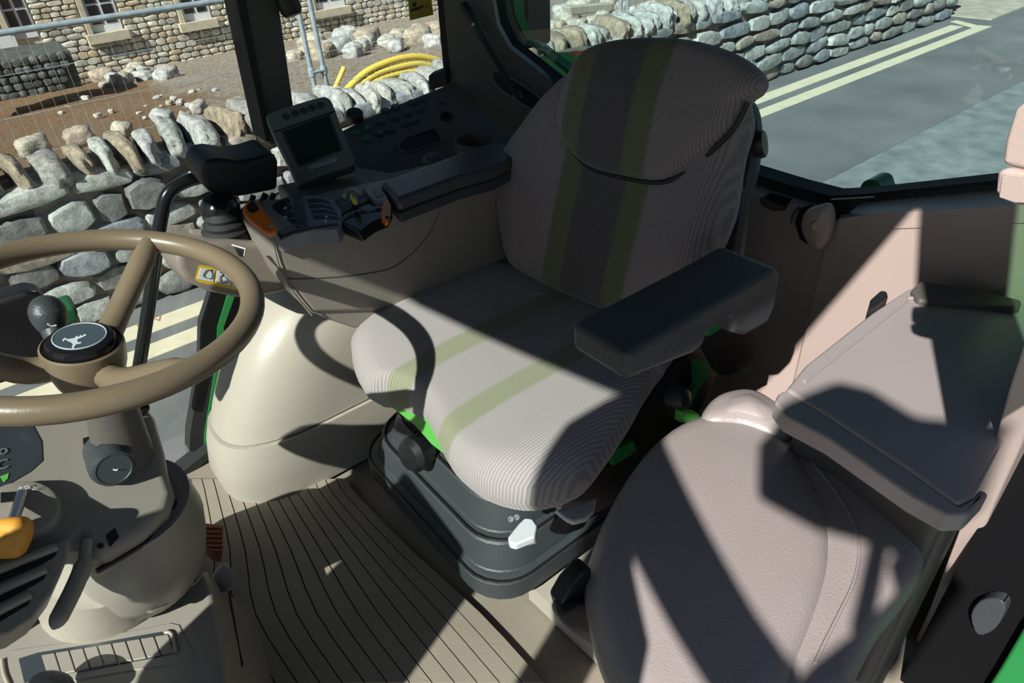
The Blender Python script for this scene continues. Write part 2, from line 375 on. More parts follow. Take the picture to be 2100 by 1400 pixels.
def rock_variant(k, boxy=0.62, amp=0.15):
    bm = bmesh.new(); bmesh.ops.create_icosphere(bm, subdivisions=3, radius=0.5); off = Vector((k*7.3, k*3.1, k))
    for v in bm.verts:
        d = v.co.normalized(); q = 1/max(abs(d.x), abs(d.y), abs(d.z)); l = 0.5*((1-boxy)+boxy*q*0.86)
        v.co = d*l*(1+amp*1.6*noise.noise(d*1.7+off)+amp*.45*noise.noise(d*3.6+off)+amp*.3*noise.noise(d*9+off))
    me = bpy.data.meshes.new('rock'); bm.to_mesh(me); bm.free()
    for p in me.polygons: p.use_smooth = True
    return me
STV = [stone_variant(k) for k in range(10)]; RKV = [rock_variant(k) for k in range(10)]
def with_mat(vs, m):
    out = []
    for v in vs:
        c = v.copy(); c.materials.append(m); out.append(c)
    return out
def put(name, me, loc, sc, rot=(0, 0, 0), parent=None):
    o = bpy.data.objects.new(name, me); C.objects.link(o); o.location = (loc[0], loc[1], loc[2]+ZC); o.scale = sc; o.rotation_euler = rot
    if parent is not None: o.parent = parent
    return o
WY = 4.62
wall = slab('stone_wall', [(-2.2, WY+.05, GR-.1), (11.75, WY+.05, GR-.1), (11.75, WY+.42, GR-.1), (-2.2, WY+.42, GR-.1)], V(0, 0, 0.98), M['mortar'])
tag(wall, 'long rough grey stone wall with upright coping stones beside the road', 'wall')
sm = with_mat(STV, M['wallstone']); cm = with_mat(RKV, M['copestone'])
z = GR+0.01; row = 0
while z < GR+0.86:
    h = rng.uniform(0.125, 0.175)
    if z+h > GR+0.80: h = GR+0.90-z
    x = -1.5+rng.uniform(0, .2)
    while x < 11.7:
        wd = rng.uniform(0.17, 0.46) if x < 6 else rng.uniform(0.25, 0.55)
        hh = h*rng.uniform(0.80, 1.08)
        put('stone', rng.choice(sm), (x+wd/2, WY+.06+rng.uniform(-.02, .015), z+h/2+rng.uniform(-.015, .015)), (wd*1.05, rng.uniform(.14, .2), hh*1.10), (0, rng.uniform(-.12, .12), 0), wall)
        x += wd+0.012
    z += h+0.008
x = -1.6
while x < 11.7:
    wd = rng.choice([rng.uniform(.08, .13), rng.uniform(.10, .16), rng.uniform(.17, .24)]); hh = rng.uniform(.165, .235)
    put('coping_stone', rng.choice(cm), (x+wd/2, WY+.20+rng.uniform(-.03, .03), GR+0.835+hh*.48-(.05 if 1.5 < x < 3.4 else 0)), (wd*1.0, rng.uniform(.40, .52), hh*1.15), (rng.uniform(-.08, .08), rng.uniform(-.16, .22), rng.uniform(-.15, .15)), wall)
    x += wd*0.93+rng.uniform(.01, .05)

HY = 18.0; G0, G1 = -1.75, -3.42
def gz(x, y): return G0+(G1-G0)*max(0, (y-5.0))/(HY-5.0)
def gz2(x, y): return gz(x, y)+0.07*noise.noise(Vector((x*.8, y*.8, 1.3)))+.03*noise.noise(Vector((x*3, y*3, 0)))
o = plane_grid('site_ground', -6, 30, 4.9, 26, 120, 70, gz2, M['ground']); struct(o, 'brown earth and gravel building plot behind the wall')
GP = (V(0, 5.0, G0), V(0, -(G1-G0)/(HY-5.0), 1).normalized())

# house: front wall of coursed rubble with windows
house = slab('stone_house', [(-3, HY+.03, -4.2), (17, HY+.03, -4.2), (17, HY+5, -4.2), (-3, HY+5, -4.2)], V(0, 0, 7.5), M['mortar_pale'])
tag(house, 'cream and buff stone house with white sash windows across the plot', 'house')
wins = []
def win(px0, py0, px1, py1, sill, height=1.5, nmul=1):
    a = PY(px0, py0, HY); b = PY(px1, py1, HY); zb = (a.z+b.z)/2
    wins.append((a.x, b.x, zb, zb+height)); x0, x1 = a.x, b.x
    yb = HY-.005
    f = slab('window_frame', [(x0, yb, zb), (x1, yb, zb), (x1, yb, zb+height), (x0, yb, zb+height)], V(0, .02, 0), M['white'], house)
    fw = (x1-x0)*.10; xm = (x0+x1)/2
    for (p, q) in ((x0+fw, xm-fw*.55), (xm+fw*.55, x1-fw)):
        zz = zb+.16
        while zz < zb+height-.1:
            zt = min(zz+.36, zb+height-.05)
            slab('pane', [(p, yb-.012, zz), (q, yb-.012, zz), (q, yb-.012, zt), (p, yb-.012, zt)], V(0, .01, 0), M['darkglass'], f); zz = zt+.045
    slab('reveal', [(x0-.10, HY-.10, zb), (x0-.005, HY-.10, zb), (x0-.005, HY-.10, zb+height), (x0-.10, HY-.10, zb+height)], V(0, .12, 0), M['sand'], house)
    if sill: slab('window_sill', [(x0-.16, HY-.17, zb-.19), (x1+.08, HY-.17, zb-.19), (x1+.08, HY-.17, zb), (x0-.16, HY-.17, zb)], V(0, .2, 0), M['sand'], house, bevel=.01)
win(190, 67, 253, 61, True); win(378, 45, 434, 37, True); win(645, 19, 708, 13, True); win(28, 82, 80, 75, False)
hm = with_mat(STV, M['housestone']); hs = []
z = -3.75
def blocked(x, w, z, h): return [q for q in wins if q[0]-.11 < x+w and x < q[1]+.03 and q[2]-.16 < z+h and z < q[3]]
while z < -1.0:
    h = rng.uniform(.085, .14); x = 0.3
    while x < 14.5:
        wd = rng.uniform(.12, .32); bl_ = blocked(x, wd, z, h)
        if bl_:
            q = bl_[0]
            if x < q[0]-.20: wd = q[0]-.12-x
            else: x = q[1]+.04; continue
        hs.append((x+wd/2, z+h/2, wd, h)); x += wd+.012
    z += h+.010
def vis(s):
    v = Vector((s[0], HY, s[1])); dd = v.dot(_f); px = 1050+FPX*v.dot(_r)/dd; py = 700-FPX*v.dot(_u)/dd
    return 0 if (px < 0 or py < -5 or 500 < px < 560 or px > 925) else s[2]*s[3]
hs.sort(key=vis, reverse=True)
for (sx, sz, wd, h) in hs[:300]:
    put('stone', rng.choice(hm), (sx, HY+.02, sz), (wd*1.08, .11, h*1.12), (0, rng.uniform(-.05, .05), 0), house)
vs, fs = [], []
for (sx, sz, wd, h) in hs[300:]:
    me = rng.choice(STV); b0 = len(vs)
    vs += [(sx+v.co.x*wd*1.08, HY+.02+v.co.y*.11, sz+v.co.z*h*1.12) for v in me.vertices]; fs += [tuple(b0+i for i in p.vertices) for p in me.polygons]
o = mk('stonework', vs, fs, M['housestone_far'], house); o['kind'] = 'stuff'
at_ = o.data.attributes.new('rnd', 'FLOAT', 'POINT'); nv = len(STV[0].vertices)
for i in range(len(vs)): at_.data[i].value = random.Random(i//nv).random()
# pale board leaning by the left window, dark low wall in front of the house
a = [PY(0, 72, 17.2), PY(30, 75, 17.2), PY(48, 118, 17.2), PY(12, 126, 17.2), PY(-20, 80, 17.2)]
tag(slab('white_board', a, V(0, .06, 0), M['white']), 'white board standing against the stone house by a low wall', 'board')
a = [PY(-40, 132, 13.5), PY(143, 104, 13.5), PY(170, 176, 13.5), PY(-40, 215, 13.5)]
lw = slab('low_wall', a, V(0, 1.2, 0), M['darkstone']); tag(lw, 'dark low stone wall in front of the house', 'wall')
dm = with_mat(STV, M['darkstone'])
p0, p1, p3 = a[0], a[1], a[3]
for j in range(5):
    for i in range(9):
        u, v_ = (i+.5+rng.uniform(-.15, .15)+(j % 2)*.4)/9.4, (j+.5)/5
        q = p0+(p1-p0)*u+(p3-p0)*v_
        put('stone', rng.choice(dm), (q.x, 13.5, q.z), ((p1-p0).length/9*1.02, .16, (p3-p0).length/5*.98), (0, -.02, 0), lw)
# loose rubble
rm = with_mat(RKV, M['rubblestone'])
placed = []
def rubble(n, pxs, pys, s0, s1, lab, grp):
    for _ in range(n):
        px = rng.uniform(*pxs); py = rng.uniform(*pys)-(px-pxs[0])*.10; g = PN(px, py, *GP)
        if g.y > HY-.2 or g.y < 5.2: continue
        s = rng.uniform(s0, s1)
        if any((g.x-a)**2+(g.y-b)**2 < (s*.62+c*.62)**2 for a, b, c in placed): continue
        placed.append((g.x, g.y, s*1.2))
        tag(put('rubble_stone', rng.choice(rm), (g.x, g.y, gz(g.x, g.y)+s*.22), (s*rng.uniform(.9, 1.6), s, s*rng.uniform(.6, .95)), (0, 0, rng.uniform(0, 3))), lab, 'stone', grp)
rubble(70, (600, 900), (96, 128), .22, .5, 'pale loose stone in the rubble bank below the house', 'rubble bank')
rubble(60, (1085, 1420), (32, 100), .18, .42, 'pale loose stone in the rubble beyond the green fender', 'rubble beyond the fender')
rubble(20, (200, 350), (160, 185), .2, .42, 'pale boulder at the foot of the house beside the low wall', 'boulders at the house foot')
rubble(26, (120, 480), (205, 265), .04, .11, 'small pale stone lying on the brown earth', 'small stones on the earth')
for k in range(26):                                     # loose stones heaped on the back of the wall top
    x = -.3+k*.26; s = rng.uniform(.09, .15)
    if 1.75 < x < 3.4: continue
    tag(put('loose_stone', rng.choice(rm), (x, WY+.50+rng.uniform(0, .15), GR+.93+rng.uniform(0, .05)), (s*1.4, s, s), (0, 0, rng.uniform(0, 3))), 'loose stone heaped behind the coping of the road wall', 'stone', 'stones heaped behind the coping')
o = slab('wall_backfill', [(-2.2, WY+.4, -1.75), (11.7, WY+.4, -1.75), (11.7, WY+.4, -1.36), (-2.2, WY+.4, -1.36)], V(0, .45, -.15), M['ground'], bevel=.05); struct(o, 'bank of earth behind the stone wall')
a = [PY(1168, 14, 9), PY(1262, 6, 9), PY(1264, 22, 9), PY(1172, 32, 9)]
tag(slab('timber_beam', a, V(0, .2, 0), M['timber'], bevel=.02), 'weathered squared timber lying on the rubble', 'timber')

# site fence of galvanised tube and wire
FY = 5.75
def fence_panel(x0, x1, label):
    t = thing('site_fence_panel', label, 'fence', (x0, FY, -2.35), 'galvanised site fence panels')
    for x in (x0, x1): tube('post', [V(x, FY, -2.4), V(x, FY, -.45)] if x > 2 else [V(x, FY, -2.4), V(x, FY, -.71)], .021, M['galv'], t, 10)
    zt = -.71
    tube('rail', [V(x0, FY, zt), V(x1, FY, zt-.03)], .021, M['galv'], t, 10); tube('rail', [V(x0, FY, -2.3), V(x1, FY, -2.3)], .019, M['galv'], t, 10)
    vs, fs = [], []
    def wire(a, b, r=.0010):
        d = (b-a).normalized(); s = Vector((0, 1, 0)); u = d.cross(s); b0 = len(vs)
        for p in (a, b):
            for k in range(4): an = math.pi/2*k; vs.append(p+s*math.cos(an)*r+u*math.sin(an)*r)
        for k in range(4): fs.append((b0+k, b0+(k+1) % 4, b0+4+(k+1) % 4, b0+4+k))
    n = int((x1-x0)/.078)
    for i in range(1, n): x = x0+(x1-x0)*i/n; wire(V(x, FY, zt), V(x, FY, -2.3))
    for i in range(1, 7): zz = zt-.26*i; wire(V(x0, FY, zz), V(x1, FY, zz), .0022)
    o = mk('wire_mesh', vs, fs, M['galv'], t); o['kind'] = 'stuff'
fence_panel(-1.25, 2.345, 'galvanised site fence panel before the dark low wall')
fence_panel(2.455, 6.02, 'galvanised site fence panel behind the yellow hose')
fence_panel(6.13, 9.7, 'galvanised site fence panel beyond the driver seat headrest')
t = thing('fence_clamp', 'grey clamp joining two fence posts', 'clamp', (2.4, FY, -1.36))
lathe('collar', [(.03, -.03), (.032, 0), (.03, .03)], V(2.345, FY, -1.36), (0, 0, 1), M['galv'], t, 12); lathe('collar', [(.03, -.03), (.032, 0), (.03, .03)], V(2.455, FY, -1.36), (0, 0, 1), M['galv'], t, 12)
tube('bolt', [V(2.345, FY-.02, -1.36), V(2.455, FY-.02, -1.36)], .014, M['galv'], t, 8)
# yellow hoses
HP = (V(0, 6.3, -1.8), V(0, -1, .12).normalized())
for pts, lb in (([(700, 195), (745, 152), (785, 131), (830, 118), (870, 117), (915, 130), (960, 160)], 'outermost yellow ribbed hose arching behind the wall'),
                ([(708, 197), (765, 156), (815, 138), (862, 131), (905, 142), (940, 165)], 'middle yellow ribbed hose arching behind the wall'),
                ([(718, 197), (775, 164), (830, 149), (885, 147), (930, 165)], 'innermost yellow ribbed hose arching behind the wall')):
    path = cr([PN(x, y, *HP) for x, y in pts], 10)
    rr = [.031+(.003 if i % 2 else 0) for i in range(len(path))]
    tag(tube('yellow_hose', path, rr, M['hose'], None, 10), lb, 'hose', 'coil of yellow hose')
path = [PN(684, 188, *HP), PN(694, 166, *HP), PN(706, 138, *HP)]
tag(tube('yellow_hose_end', cr(path, 6), .024, M['hose']), 'short cut end of yellow hose standing up by the coil', 'hose')
# strip of pale paving beyond the wall end
o = slab('pavement', [(11.9, 4.1, GR+.02), (30, 4.3, GR+.02), (30, 8, GR+.02), (11.9, 8, GR+.02)], V(0, 0, -.1), M['timber']); struct(o, 'pale paving beyond the end of the wall')
text('road_paint_mark', 'FW', PZ(308, 662, GR)+V(0, 0, .006), (1, 0, 0), (0, 1, 0), .11, mat('faded_red_print', (0.42, 0.20, 0.13), .9), bpy.data.objects['yellow_line.001'])

# ------------------------------------------------------------------ tractor cab: shell
struct(slab('floor', [(-.75, .10, FL-.012), (1.25, .10, FL-.012), (1.25, 1.50, FL-.012), (-.75, 1.50, FL-.012)], V(0, 0, -.05), M['mat_rib']), 'tan cab floor')
rf = [(1.40, .03), (1.40, 1.70), (-.60, 1.68)]+[(-.60-.13*math.sin(math.pi*k/12), 1.68-1.64*k/12) for k in range(1, 12)]+[(-.60, .04)]
struct(slab('ceiling', [V(x, y, .42) for x, y in rf], V(0, 0, .10), M['trimdark'], bevel=.03), 'cab roof')
struct(slab('trim_1', [(-.60, .12, -1.1), (-.52, .12, -1.1), (-.56, .08, .0), (-.60, .06, .43), (-.72, .06, .43), (-.68, .08, 0)], V(0, .07, 0), M['trimdark']), 'front left cab pillar')
struct(slab('trim_2', [(-.60, 1.58, -1.1), (-.52, 1.58, -1.1), (-.60, 1.62, .43), (-.72, 1.62, .43)], V(0, .07, 0), M['trimdark']), 'front right cab pillar')
struct(slab('wall_front', [(-.66, .2, FL), (-.62, .2, FL), (-.60, .2, -.80), (-.66, .2, -.80)], V(0, 1.3, 0), M['trimdark']), 'cab front wall below the windscreen')
# grooved rubber mat: rib by rib between the grooves
rows = [(985, 392, 23.0), (1020, 400, 24.0), (1130, 411, 31.0), (1260, 399, 42.0), (1402, 473, 46.0)]
def gpt(k, i):
    y, x0, dx = rows[i]; return PZ(x0+dx*(k-1), y, FL)
fm = slab('floor_mat', cr([gpt(.0, i) for i in range(5)], 3)+cr([gpt(14.97, i) for i in range(5)], 3)[::-1], V(0, 0, -.008), M['groove'])
tag(fm, 'tan ribbed rubber mat on the cab floor', 'floor mat')
for k in range(0, 15):
    L_, R_ = [], []
    for i in range(5):
        g = .045 if i < 3 else .035
        L_.append(gpt(k+g, i)); R_.append(gpt(k+1-g, i))
    L_ = cr(L_, 3); R_ = cr(R_, 3)
    slab('rib', L_+R_[::-1], V(0, 0, .006), M['mat_rib'], fm)
# right-hand doorway
struct(slab('door_1', [PY(352, 985, 1.47), PY(432, 922, 1.47), PY(436, 936, 1.47), PY(352, 1003, 1.47)], V(0, .05, 0), M['rubber']), 'black rubber sill of the right-hand doorway')
struct(slab('window_1', [(-.50, 1.56, -1.14), (.30, 1.56, -1.14), (.56, 1.60, -.45), (.46, 1.62, .42), (-.42, 1.62, .42)], V(0, .006, 0), M['glass']), 'clear glass of the right-hand door')
wg = bpy.data.objects['window_1']
gl_ = lambda x, y: PY(x, y, 1.553)
slab('glass_stamp', [gl_(x, y) for x, y in [(379, 897), (384, 894), (391, 896), (391, 903), (386, 906), (379, 904)]], V(0, .001, 0), M['black'], wg)
for i in range(5): tube('glass_stamp_line', [gl_(378+i, 911+i*4.5), gl_(402-i*3, 904+i*5)], .0007, M['black'], wg, 4)
gp = [(470, 600), (447, 670), (445, 745), (421, 890), (420, 925)]; gq = [(484, 600), (459, 670), (466, 745), (436, 890), (435, 925)]
def strip(name, a, b, y, th, m, lab, flip=False):
    return struct(slab(name, [PY(*p, y) for p in a]+[PY(*p, y) for p in b[::-1]], V(0, th, 0), m), lab)
strip('trim_3', [(x-1, y) for x, y in gp], gq, 1.50, .03, M['green'], 'green door post on the right side')
strip('trim_4', [(x-31, y) for x, y in gp], gp, 1.505, .04, M['rubber'], 'black rubber seal beside the green door post')
strip('trim_5', gq, [(x+40, y) for x, y in gq], 1.51, .04, M['rubber'], 'black seal between the green post and the beige housing')
# B pillar with black edge
a = PY(485, 0, 1.6); b = PY(572, 0, 1.6)
struct(slab('trim_6', [V(.45, 1.60, .43), V(.555, 1.60, .43), b, PY(603, 215, 1.6), PY(610, 290, 1.6), PY(553, 300, 1.6), PY(500, 0, 1.6)], V(0, .07, 0), M['trimdark'], bevel=.008), 'dark brown pillar between the side windows')
struct(slab('trim_7', [V(.43, 1.595, .43), V(.45, 1.595, .43), PY(502, 0, 1.595), PY(556, 290, 1.595), PY(546, 290, 1.595), a], V(0, .08, 0), M['rubber']), 'black seal along the pillar')
struct(slab('window_2', [V(.50, 1.64, .42), V(1.08, 1.64, .42), PY(918, 175, 1.64), PY(600, 320, 1.64)], V(0, .006, 0), M['glass']), 'clear glass of the right rear side window')
# C pillar and quarter trim
pa, pb, pc = PY(905, 0, 1.62), PY(918, 165, 1.62), PX(1150, 190, 1.24)
QA = (pa, (pb-pa).cross(pc-pa).normalized())
if QA[1].dot(_f) > 0: QA = (pa, -QA[1])
wr = slab('wall_right', quadpx(QA, [(900, -8), (1008, -8), (1020, 55), (1045, 100), (1090, 135), (1170, 200), (1200, 380), (1060, 430), (930, 310), (918, 168)]), -QA[1]*.05, M['trimdark'], bevel=.006)
struct(wr, 'dark trim panel of the right rear corner')
slab('pillar_head', [V(1.02, 1.60, .43), V(1.16, 1.60, .43), quadpx(QA, [(1008, -4)])[0], quadpx(QA, [(902, -4)])[0]], V(0, .05, 0), M['trimdark'], wr)
slab('rubber_seal', quadpx(QA, [(896, -8), (908, -8), (925, 160), (922, 172), (912, 172)]), -QA[1]*.06+QA[1]*.0, M['rubber'], wr)
slab('seal_corner_block', [p+QA[1]*.02 for p in quadpx(QA, [(882, 152), (918, 138), (922, 172), (884, 182)])], -QA[1]*.05, M['rubber'], wr, bevel=.004)
pk = [(1010, 150), (1030, 147), (1060, 165), (1100, 192), (1117, 210), (1112, 222), (1095, 224), (1060, 205), (1020, 175)]
slab('belt_slot', [p+QA[1]*.002 for p in cr(quadpx(QA, pk), 4, True)], -QA[1]*.01, M['black'], wr)
tube('slot_rim', [p+QA[1]*.002 for p in cr(quadpx(QA, pk), 4, True)], .0035, M['trimdark'], wr, 6, closed=True)
# rear window: frame along its lower edge and up its right side
RX = 1.25
fr = [(1012, -12), (1022, 45), (1045, 92), (1155, 180), (1300, 268), (1525, 347), (1640, 383), (1712, 402), (1770, 400), (1900, 387), (2045, 372), (2120, 365)]
fr3 = [PX(x, y, RX) for x, y in fr]
def ribbon(name, pts, off0, off1, x0, x1, m, lab):
    """bar along a path in a plane x = const, between two in-plane offsets"""
    n = len(pts); ring = []
    for i, p in enumerate(pts):
        d = (pts[min(i+1, n-1)]-pts[max(i-1, 0)]).normalized(); s = Vector((0, d.z, -d.y))
        if s.z < 0: s = -s
        ring.append([V(x0, (p+s*off0).y, (p+s*off0).z), V(x0, (p+s*off1).y, (p+s*off1).z), V(x1, (p+s*off1).y, (p+s*off1).z), V(x1, (p+s*off0).y, (p+s*off0).z)])
    return struct(loft(name, ring, m), lab)
path = fr3
ribbon('trim_8', path, -.030, 0.0, RX-.015, RX+.03, M['charcoal'], 'charcoal frame along the foot of the rear window')
ribbon('trim_9', path, 0.0, .007, RX-.02, RX+.03, M['rubber'], 'black seal along the foot of the rear window')
ribbon('trim_10', path, -.040, -.030, RX-.02, RX+.03, M['rubber'], 'black lower seal of the rear window frame')
ribbon('trim_11', path[:6], .006, .018, RX+.05, RX+.08, M['green'], 'green outer edge of the rear window on the right')
struct(slab('window_3', [p+V(.012, 0, 0) for p in path]+[V(RX+.02, .1, .42), V(RX+.02, 1.66, .42)], V(.006, 0, 0), M['glassrear']), 'faintly tinted glass of the rear window')

# rear bulkhead and left wheel-arch lining
WX = 1.20
up_ = [PX(x, y+13, 1.235) for x, y in fr[3:8]]
wallr = slab('wall_rear', [V(WX, p.y, p.z-.012) for p in up_]+[V(WX, .50, -.66), V(1.13, .50, FL), V(1.13, 1.64, FL), V(WX, 1.64, -.60)], V(.05, 0, 0), M['pink'], bevel=.006)
struct(wallr, 'panel below the rear window')
def WP(x, y): return PX(x, y, WX)
hp = [(1560, 408), (1578, 393), (1626, 405), (1612, 430), (1590, 431), (1564, 418)]
slab('handle_recess', [WP(x, y)+V(-.002, 0, 0) for x, y in [(1566, 405), (1580, 394), (1625, 406), (1612, 423)]], V(.004, 0, 0), M['black'], wallr)
slab('handle_lip', [WP(x, y)+V(-.006, 0, 0) for x, y in [(1559, 407), (1566, 404), (1612, 424), (1626, 407), (1613, 430), (1590, 432), (1564, 420)]], V(.006, 0, 0), M['trimdark'], wallr, bevel=.002)
for i in range(10):
    a = (350-12*i, 655+45*i); b = (512-10*i, 812+43.5*i); m_ = ((a[0]+b[0])/2+22, (a[1]+b[1])/2-16)
    q = [(1480+u/2.8, 320+v/2.8) for u, v in (a, m_, b)]
    c1 = cr([WP(*p)+V(-.0015, 0, 0) for p in q], 5); c2 = cr([WP(p[0]-1, p[1]+8.5)+V(-.0015, 0, 0) for p in q], 5)
    slab('vent_slot', c1+c2[::-1], V(.003, 0, 0), M['black'], wallr)
for i in range(9):
    a = (338-12*i, 690+45*i); b = (504-10*i, 848+43.5*i); m_ = ((a[0]+b[0])/2+22, (a[1]+b[1])/2-16)
    tube('vent_slat', cr([WP(1480+u/2.8, 320+v/2.8)+V(-.004, 0, 0) for u, v in (a, m_, b)], 5), .0045, M['pink'], wallr, 6)
tube('seam', cr([WP(x, y)+V(-.002, 0, 0) for x, y in [(1640, 425), (1626, 445), (1628, 490), (1660, 540), (1705, 588), (1708, 640), (1690, 700)]], 6), .003, M['charcoal'], wallr, 6)
tube('seam', cr([WP(x, y)+V(-.001, 0, 0) for x, y in [(1500, 705), (1560, 730), (1626, 772)]], 6), .002, M['trimdark'], wallr, 6)
wl = slab('wall_left', [PX(x, y, 1.15) for x, y in [(1700, 458), (1722, 449), (1790, 438), (1950, 430), (2200, 412)]]+[V(1.15, .12, FL), V(1.15, .56, FL)], V(.06, 0, 0), M['pink'], bevel=.008)
struct(wl, 'lining of the left wheel arch')
ta = [PX(x, y, 1.15) for x, y in [(1722, 449), (1790, 438), (1950, 430), (2200, 412)]]; tb = [PX(x, y+13, 1.24) for x, y in [(1735, 402), (1800, 397), (1950, 383), (2200, 360)]]
ta = [p+V(-.003, 0, .001) for p in ta]; n_ = len(ta); vv = ta+tb+[p+V(0, 0, -.03) for p in ta+tb]
ff = []
for i in range(n_-1): ff += [(i, i+1, n_+i+1, n_+i), (2*n_+i, 2*n_+i+1, 3*n_+i+1, 3*n_+i), (i, i+1, 2*n_+i+1, 2*n_+i), (n_+i, n_+i+1, 3*n_+i+1, 3*n_+i)]
ff += [(0, n_, 3*n_, 2*n_), (n_-1, 2*n_-1, 4*n_-1, 3*n_-1)]
mk('arch_ledge', vv, ff, M['pink'], wl, sharp=30)
pillow('arch_cap', [PX(x, y, 1.13) for x, y in [(1655, 432), (1680, 420), (1706, 418), (1712, 450), (1702, 490), (1682, 512), (1660, 500), (1646, 465)]], (-1, -.15, .35), .03, .03, .03, .01, M['pink'], wl)
slab('arch_gap', [PX(x, y, 1.17) for x, y in [(1702, 410), (1790, 405), (1760, 420), (1716, 455), (1708, 470)]], V(.01, 0, 0), M['black'], wl)
slab('arch_gap', [PX(x, y, 1.165) for x, y in [(1640, 428), (1664, 418), (1650, 450), (1655, 500), (1640, 490), (1630, 455)]], V(.01, 0, 0), M['black'], wl)
# low tan box face under the passenger cushion and door post on the left
# ------------------------------------------------------------------ beige wheel-arch housing on the right
def nose_ring(z, x0, y0, y1, xe=1.0, b=.22):
    out = [V(xe, y0, z)]; cy = (y0+y1)/2; h = (y1-y0)/2
    for k in range(29):
        a = -math.pi/2+math.pi*k/28; c, s = math.cos(a), math.sin(a); q = (abs(c)**2.6+abs(s)**2.6)**(-1/2.6)
        out.append(V(x0+b-b*c*q, cy+h*s*q, z))
    out.append(V(xe, y1, z)); return out
arch = thing('wheel_arch_housing', 'smooth cream beige wheel-arch housing beside the driver seat', 'housing', (.4, 1.35, FL))
lo = [(-1.18, .112, 1.205, 1.49), (-1.12, .105, 1.20, 1.49), (-1.06, .118, 1.20, 1.49), (-1.02, .134, 1.203, 1.49)]
hi = [(-1.016, .142, 1.211, 1.485), (-.98, .157, 1.212, 1.485), (-.93, .184, 1.214, 1.485), (-.88, .213, 1.217, 1.485), (-.84, .240, 1.222, 1.48), (-.80, .275, 1.23, 1.48), (-.76, .325, 1.245, 1.47), (-.73, .38, 1.265, 1.46), (-.705, .46, 1.295, 1.45), (-.70, .56, 1.33, 1.43)]
loft('skirt', [nose_ring(*r) for r in lo], M['beige'], arch)
loft('dome', [nose_ring(*r) for r in hi], M['beige'], arch, sharp=80)

# ------------------------------------------------------------------ right-hand console with controls
con = thing('side_console', 'brown side console with armrest pad and lever gates beside the driver seat', 'console', (.55, 1.15, -.75))
side = [(556, 492), (580, 470), (640, 462), (720, 452), (800, 430), (900, 408), (1010, 372), (1060, 350), (1075, 560), (1000, 600), (770, 640), (640, 645), (598, 592), (574, 545)]
slab('console_body', [PY(x, y, 1.09) for x, y in side], V(0, .17, 0), M['console'], con, bevel=.012)
slab('console_skirt', [PY(x, y, 1.10) for x, y in [(636, 640), (770, 618), (800, 640), (760, 668), (728, 674), (690, 662)]], V(0, .12, 0), M['console'], con, bevel=.006)
tube('seam', cr([PY(x, y, 1.089) for x, y in [(560, 500), (572, 545), (598, 594), (640, 646)]], 4), .0022, M['console'], con, 6)
tube('seam', cr([PY(x, y, 1.0895) for x, y in [(910, 410), (880, 480), (820, 540), (760, 560), (640, 571), (590, 572)]], 5), .0012, M['trimdark'], con, 6)
# armrest pad
pt = [(778, 371), (880, 335), (957, 307), (1009, 291), (1034, 293), (1052, 309), (1050, 324), (1009, 345), (942, 362), (813, 410), (795, 390)]
pd = [PZ(x, y, -.485) for x, y in pt]
slab('armrest_pad', pd, V(0, 0, -.028), M['padgloss'], con, bevel=.011, bseg=4)
slab('pad_base', [c+V(0, 0, -.026) for c in [pd[0]*1.004, *pd[1:9], pd[9]*.996, pd[10]]], V(0, 0, -.02), M['charcoal'], con, bevel=.004)
# lever gates
gz_ = -.498; GN = (V(0, 0, gz_), V(0, 0, 1))
def gpx(pts, dz=0): return [PZ(x, y, gz_+dz) for x, y in pts]
gate = slab('lever_gate', gpx([(541, 456), (552, 424), (575, 410), (600, 402), (632, 399), (680, 405), (700, 432), (702, 452), (690, 470), (640, 470), (600, 476), (572, 487), (560, 480)]), V(0, 0, -.03), M['panelblue'], con, bevel=.003)
def slot(pts): slab('slot', gpx(pts, .0005), V(0, 0, -.003), M['black'], gate)
for i in range(4):
    y = 411+i*14.5; x0 = 556-i*3; x1 = 592+i*4.5
    slot([(x0+4, y+8), (x0+14, y+2), (x1-4, y-7), (x1+1, y-5), (x1+4, y+3), (x0+22, y+13), (x0+2, y+20)])
for i in range(4):
    y = 411+i*11; slot([(628+i*4, y-3), (655+i*5, y-4), (672+i*7, y+1), (681+i*6, y+8), (660+i*4, y+3), (632+i*4, y+5)])
slab('label_strip', gpx([(600, 402), (617, 400), (631, 463), (607, 467)], .0012), V(0, 0, -.002), M['charcoal'], gate)
slab('slot', gpx([(571, 484), (600, 473), (692, 456), (694, 461), (640, 469), (600, 478), (574, 489)], .0006), V(0, 0, -.003), M['black'], gate)
for k, (x, y) in enumerate(((610, 412), (612, 424), (614, 431), (622, 447))):
    text('gate_mark', ('R N', '1 2', 'P', '3')[k], PZ(x, y, gz_+.0014), (1, -.1, 0), (0, 1, 0), .008, M['dimprint'], gate)
for x, y in ((586, 428), (586, 447), (670, 446), (668, 455)): lathe('detent', [(.003, 0), (.003, .003), (.001, .004)], PZ(x, y, gz_), (0, 0, 1), M['marking'], gate, 10)
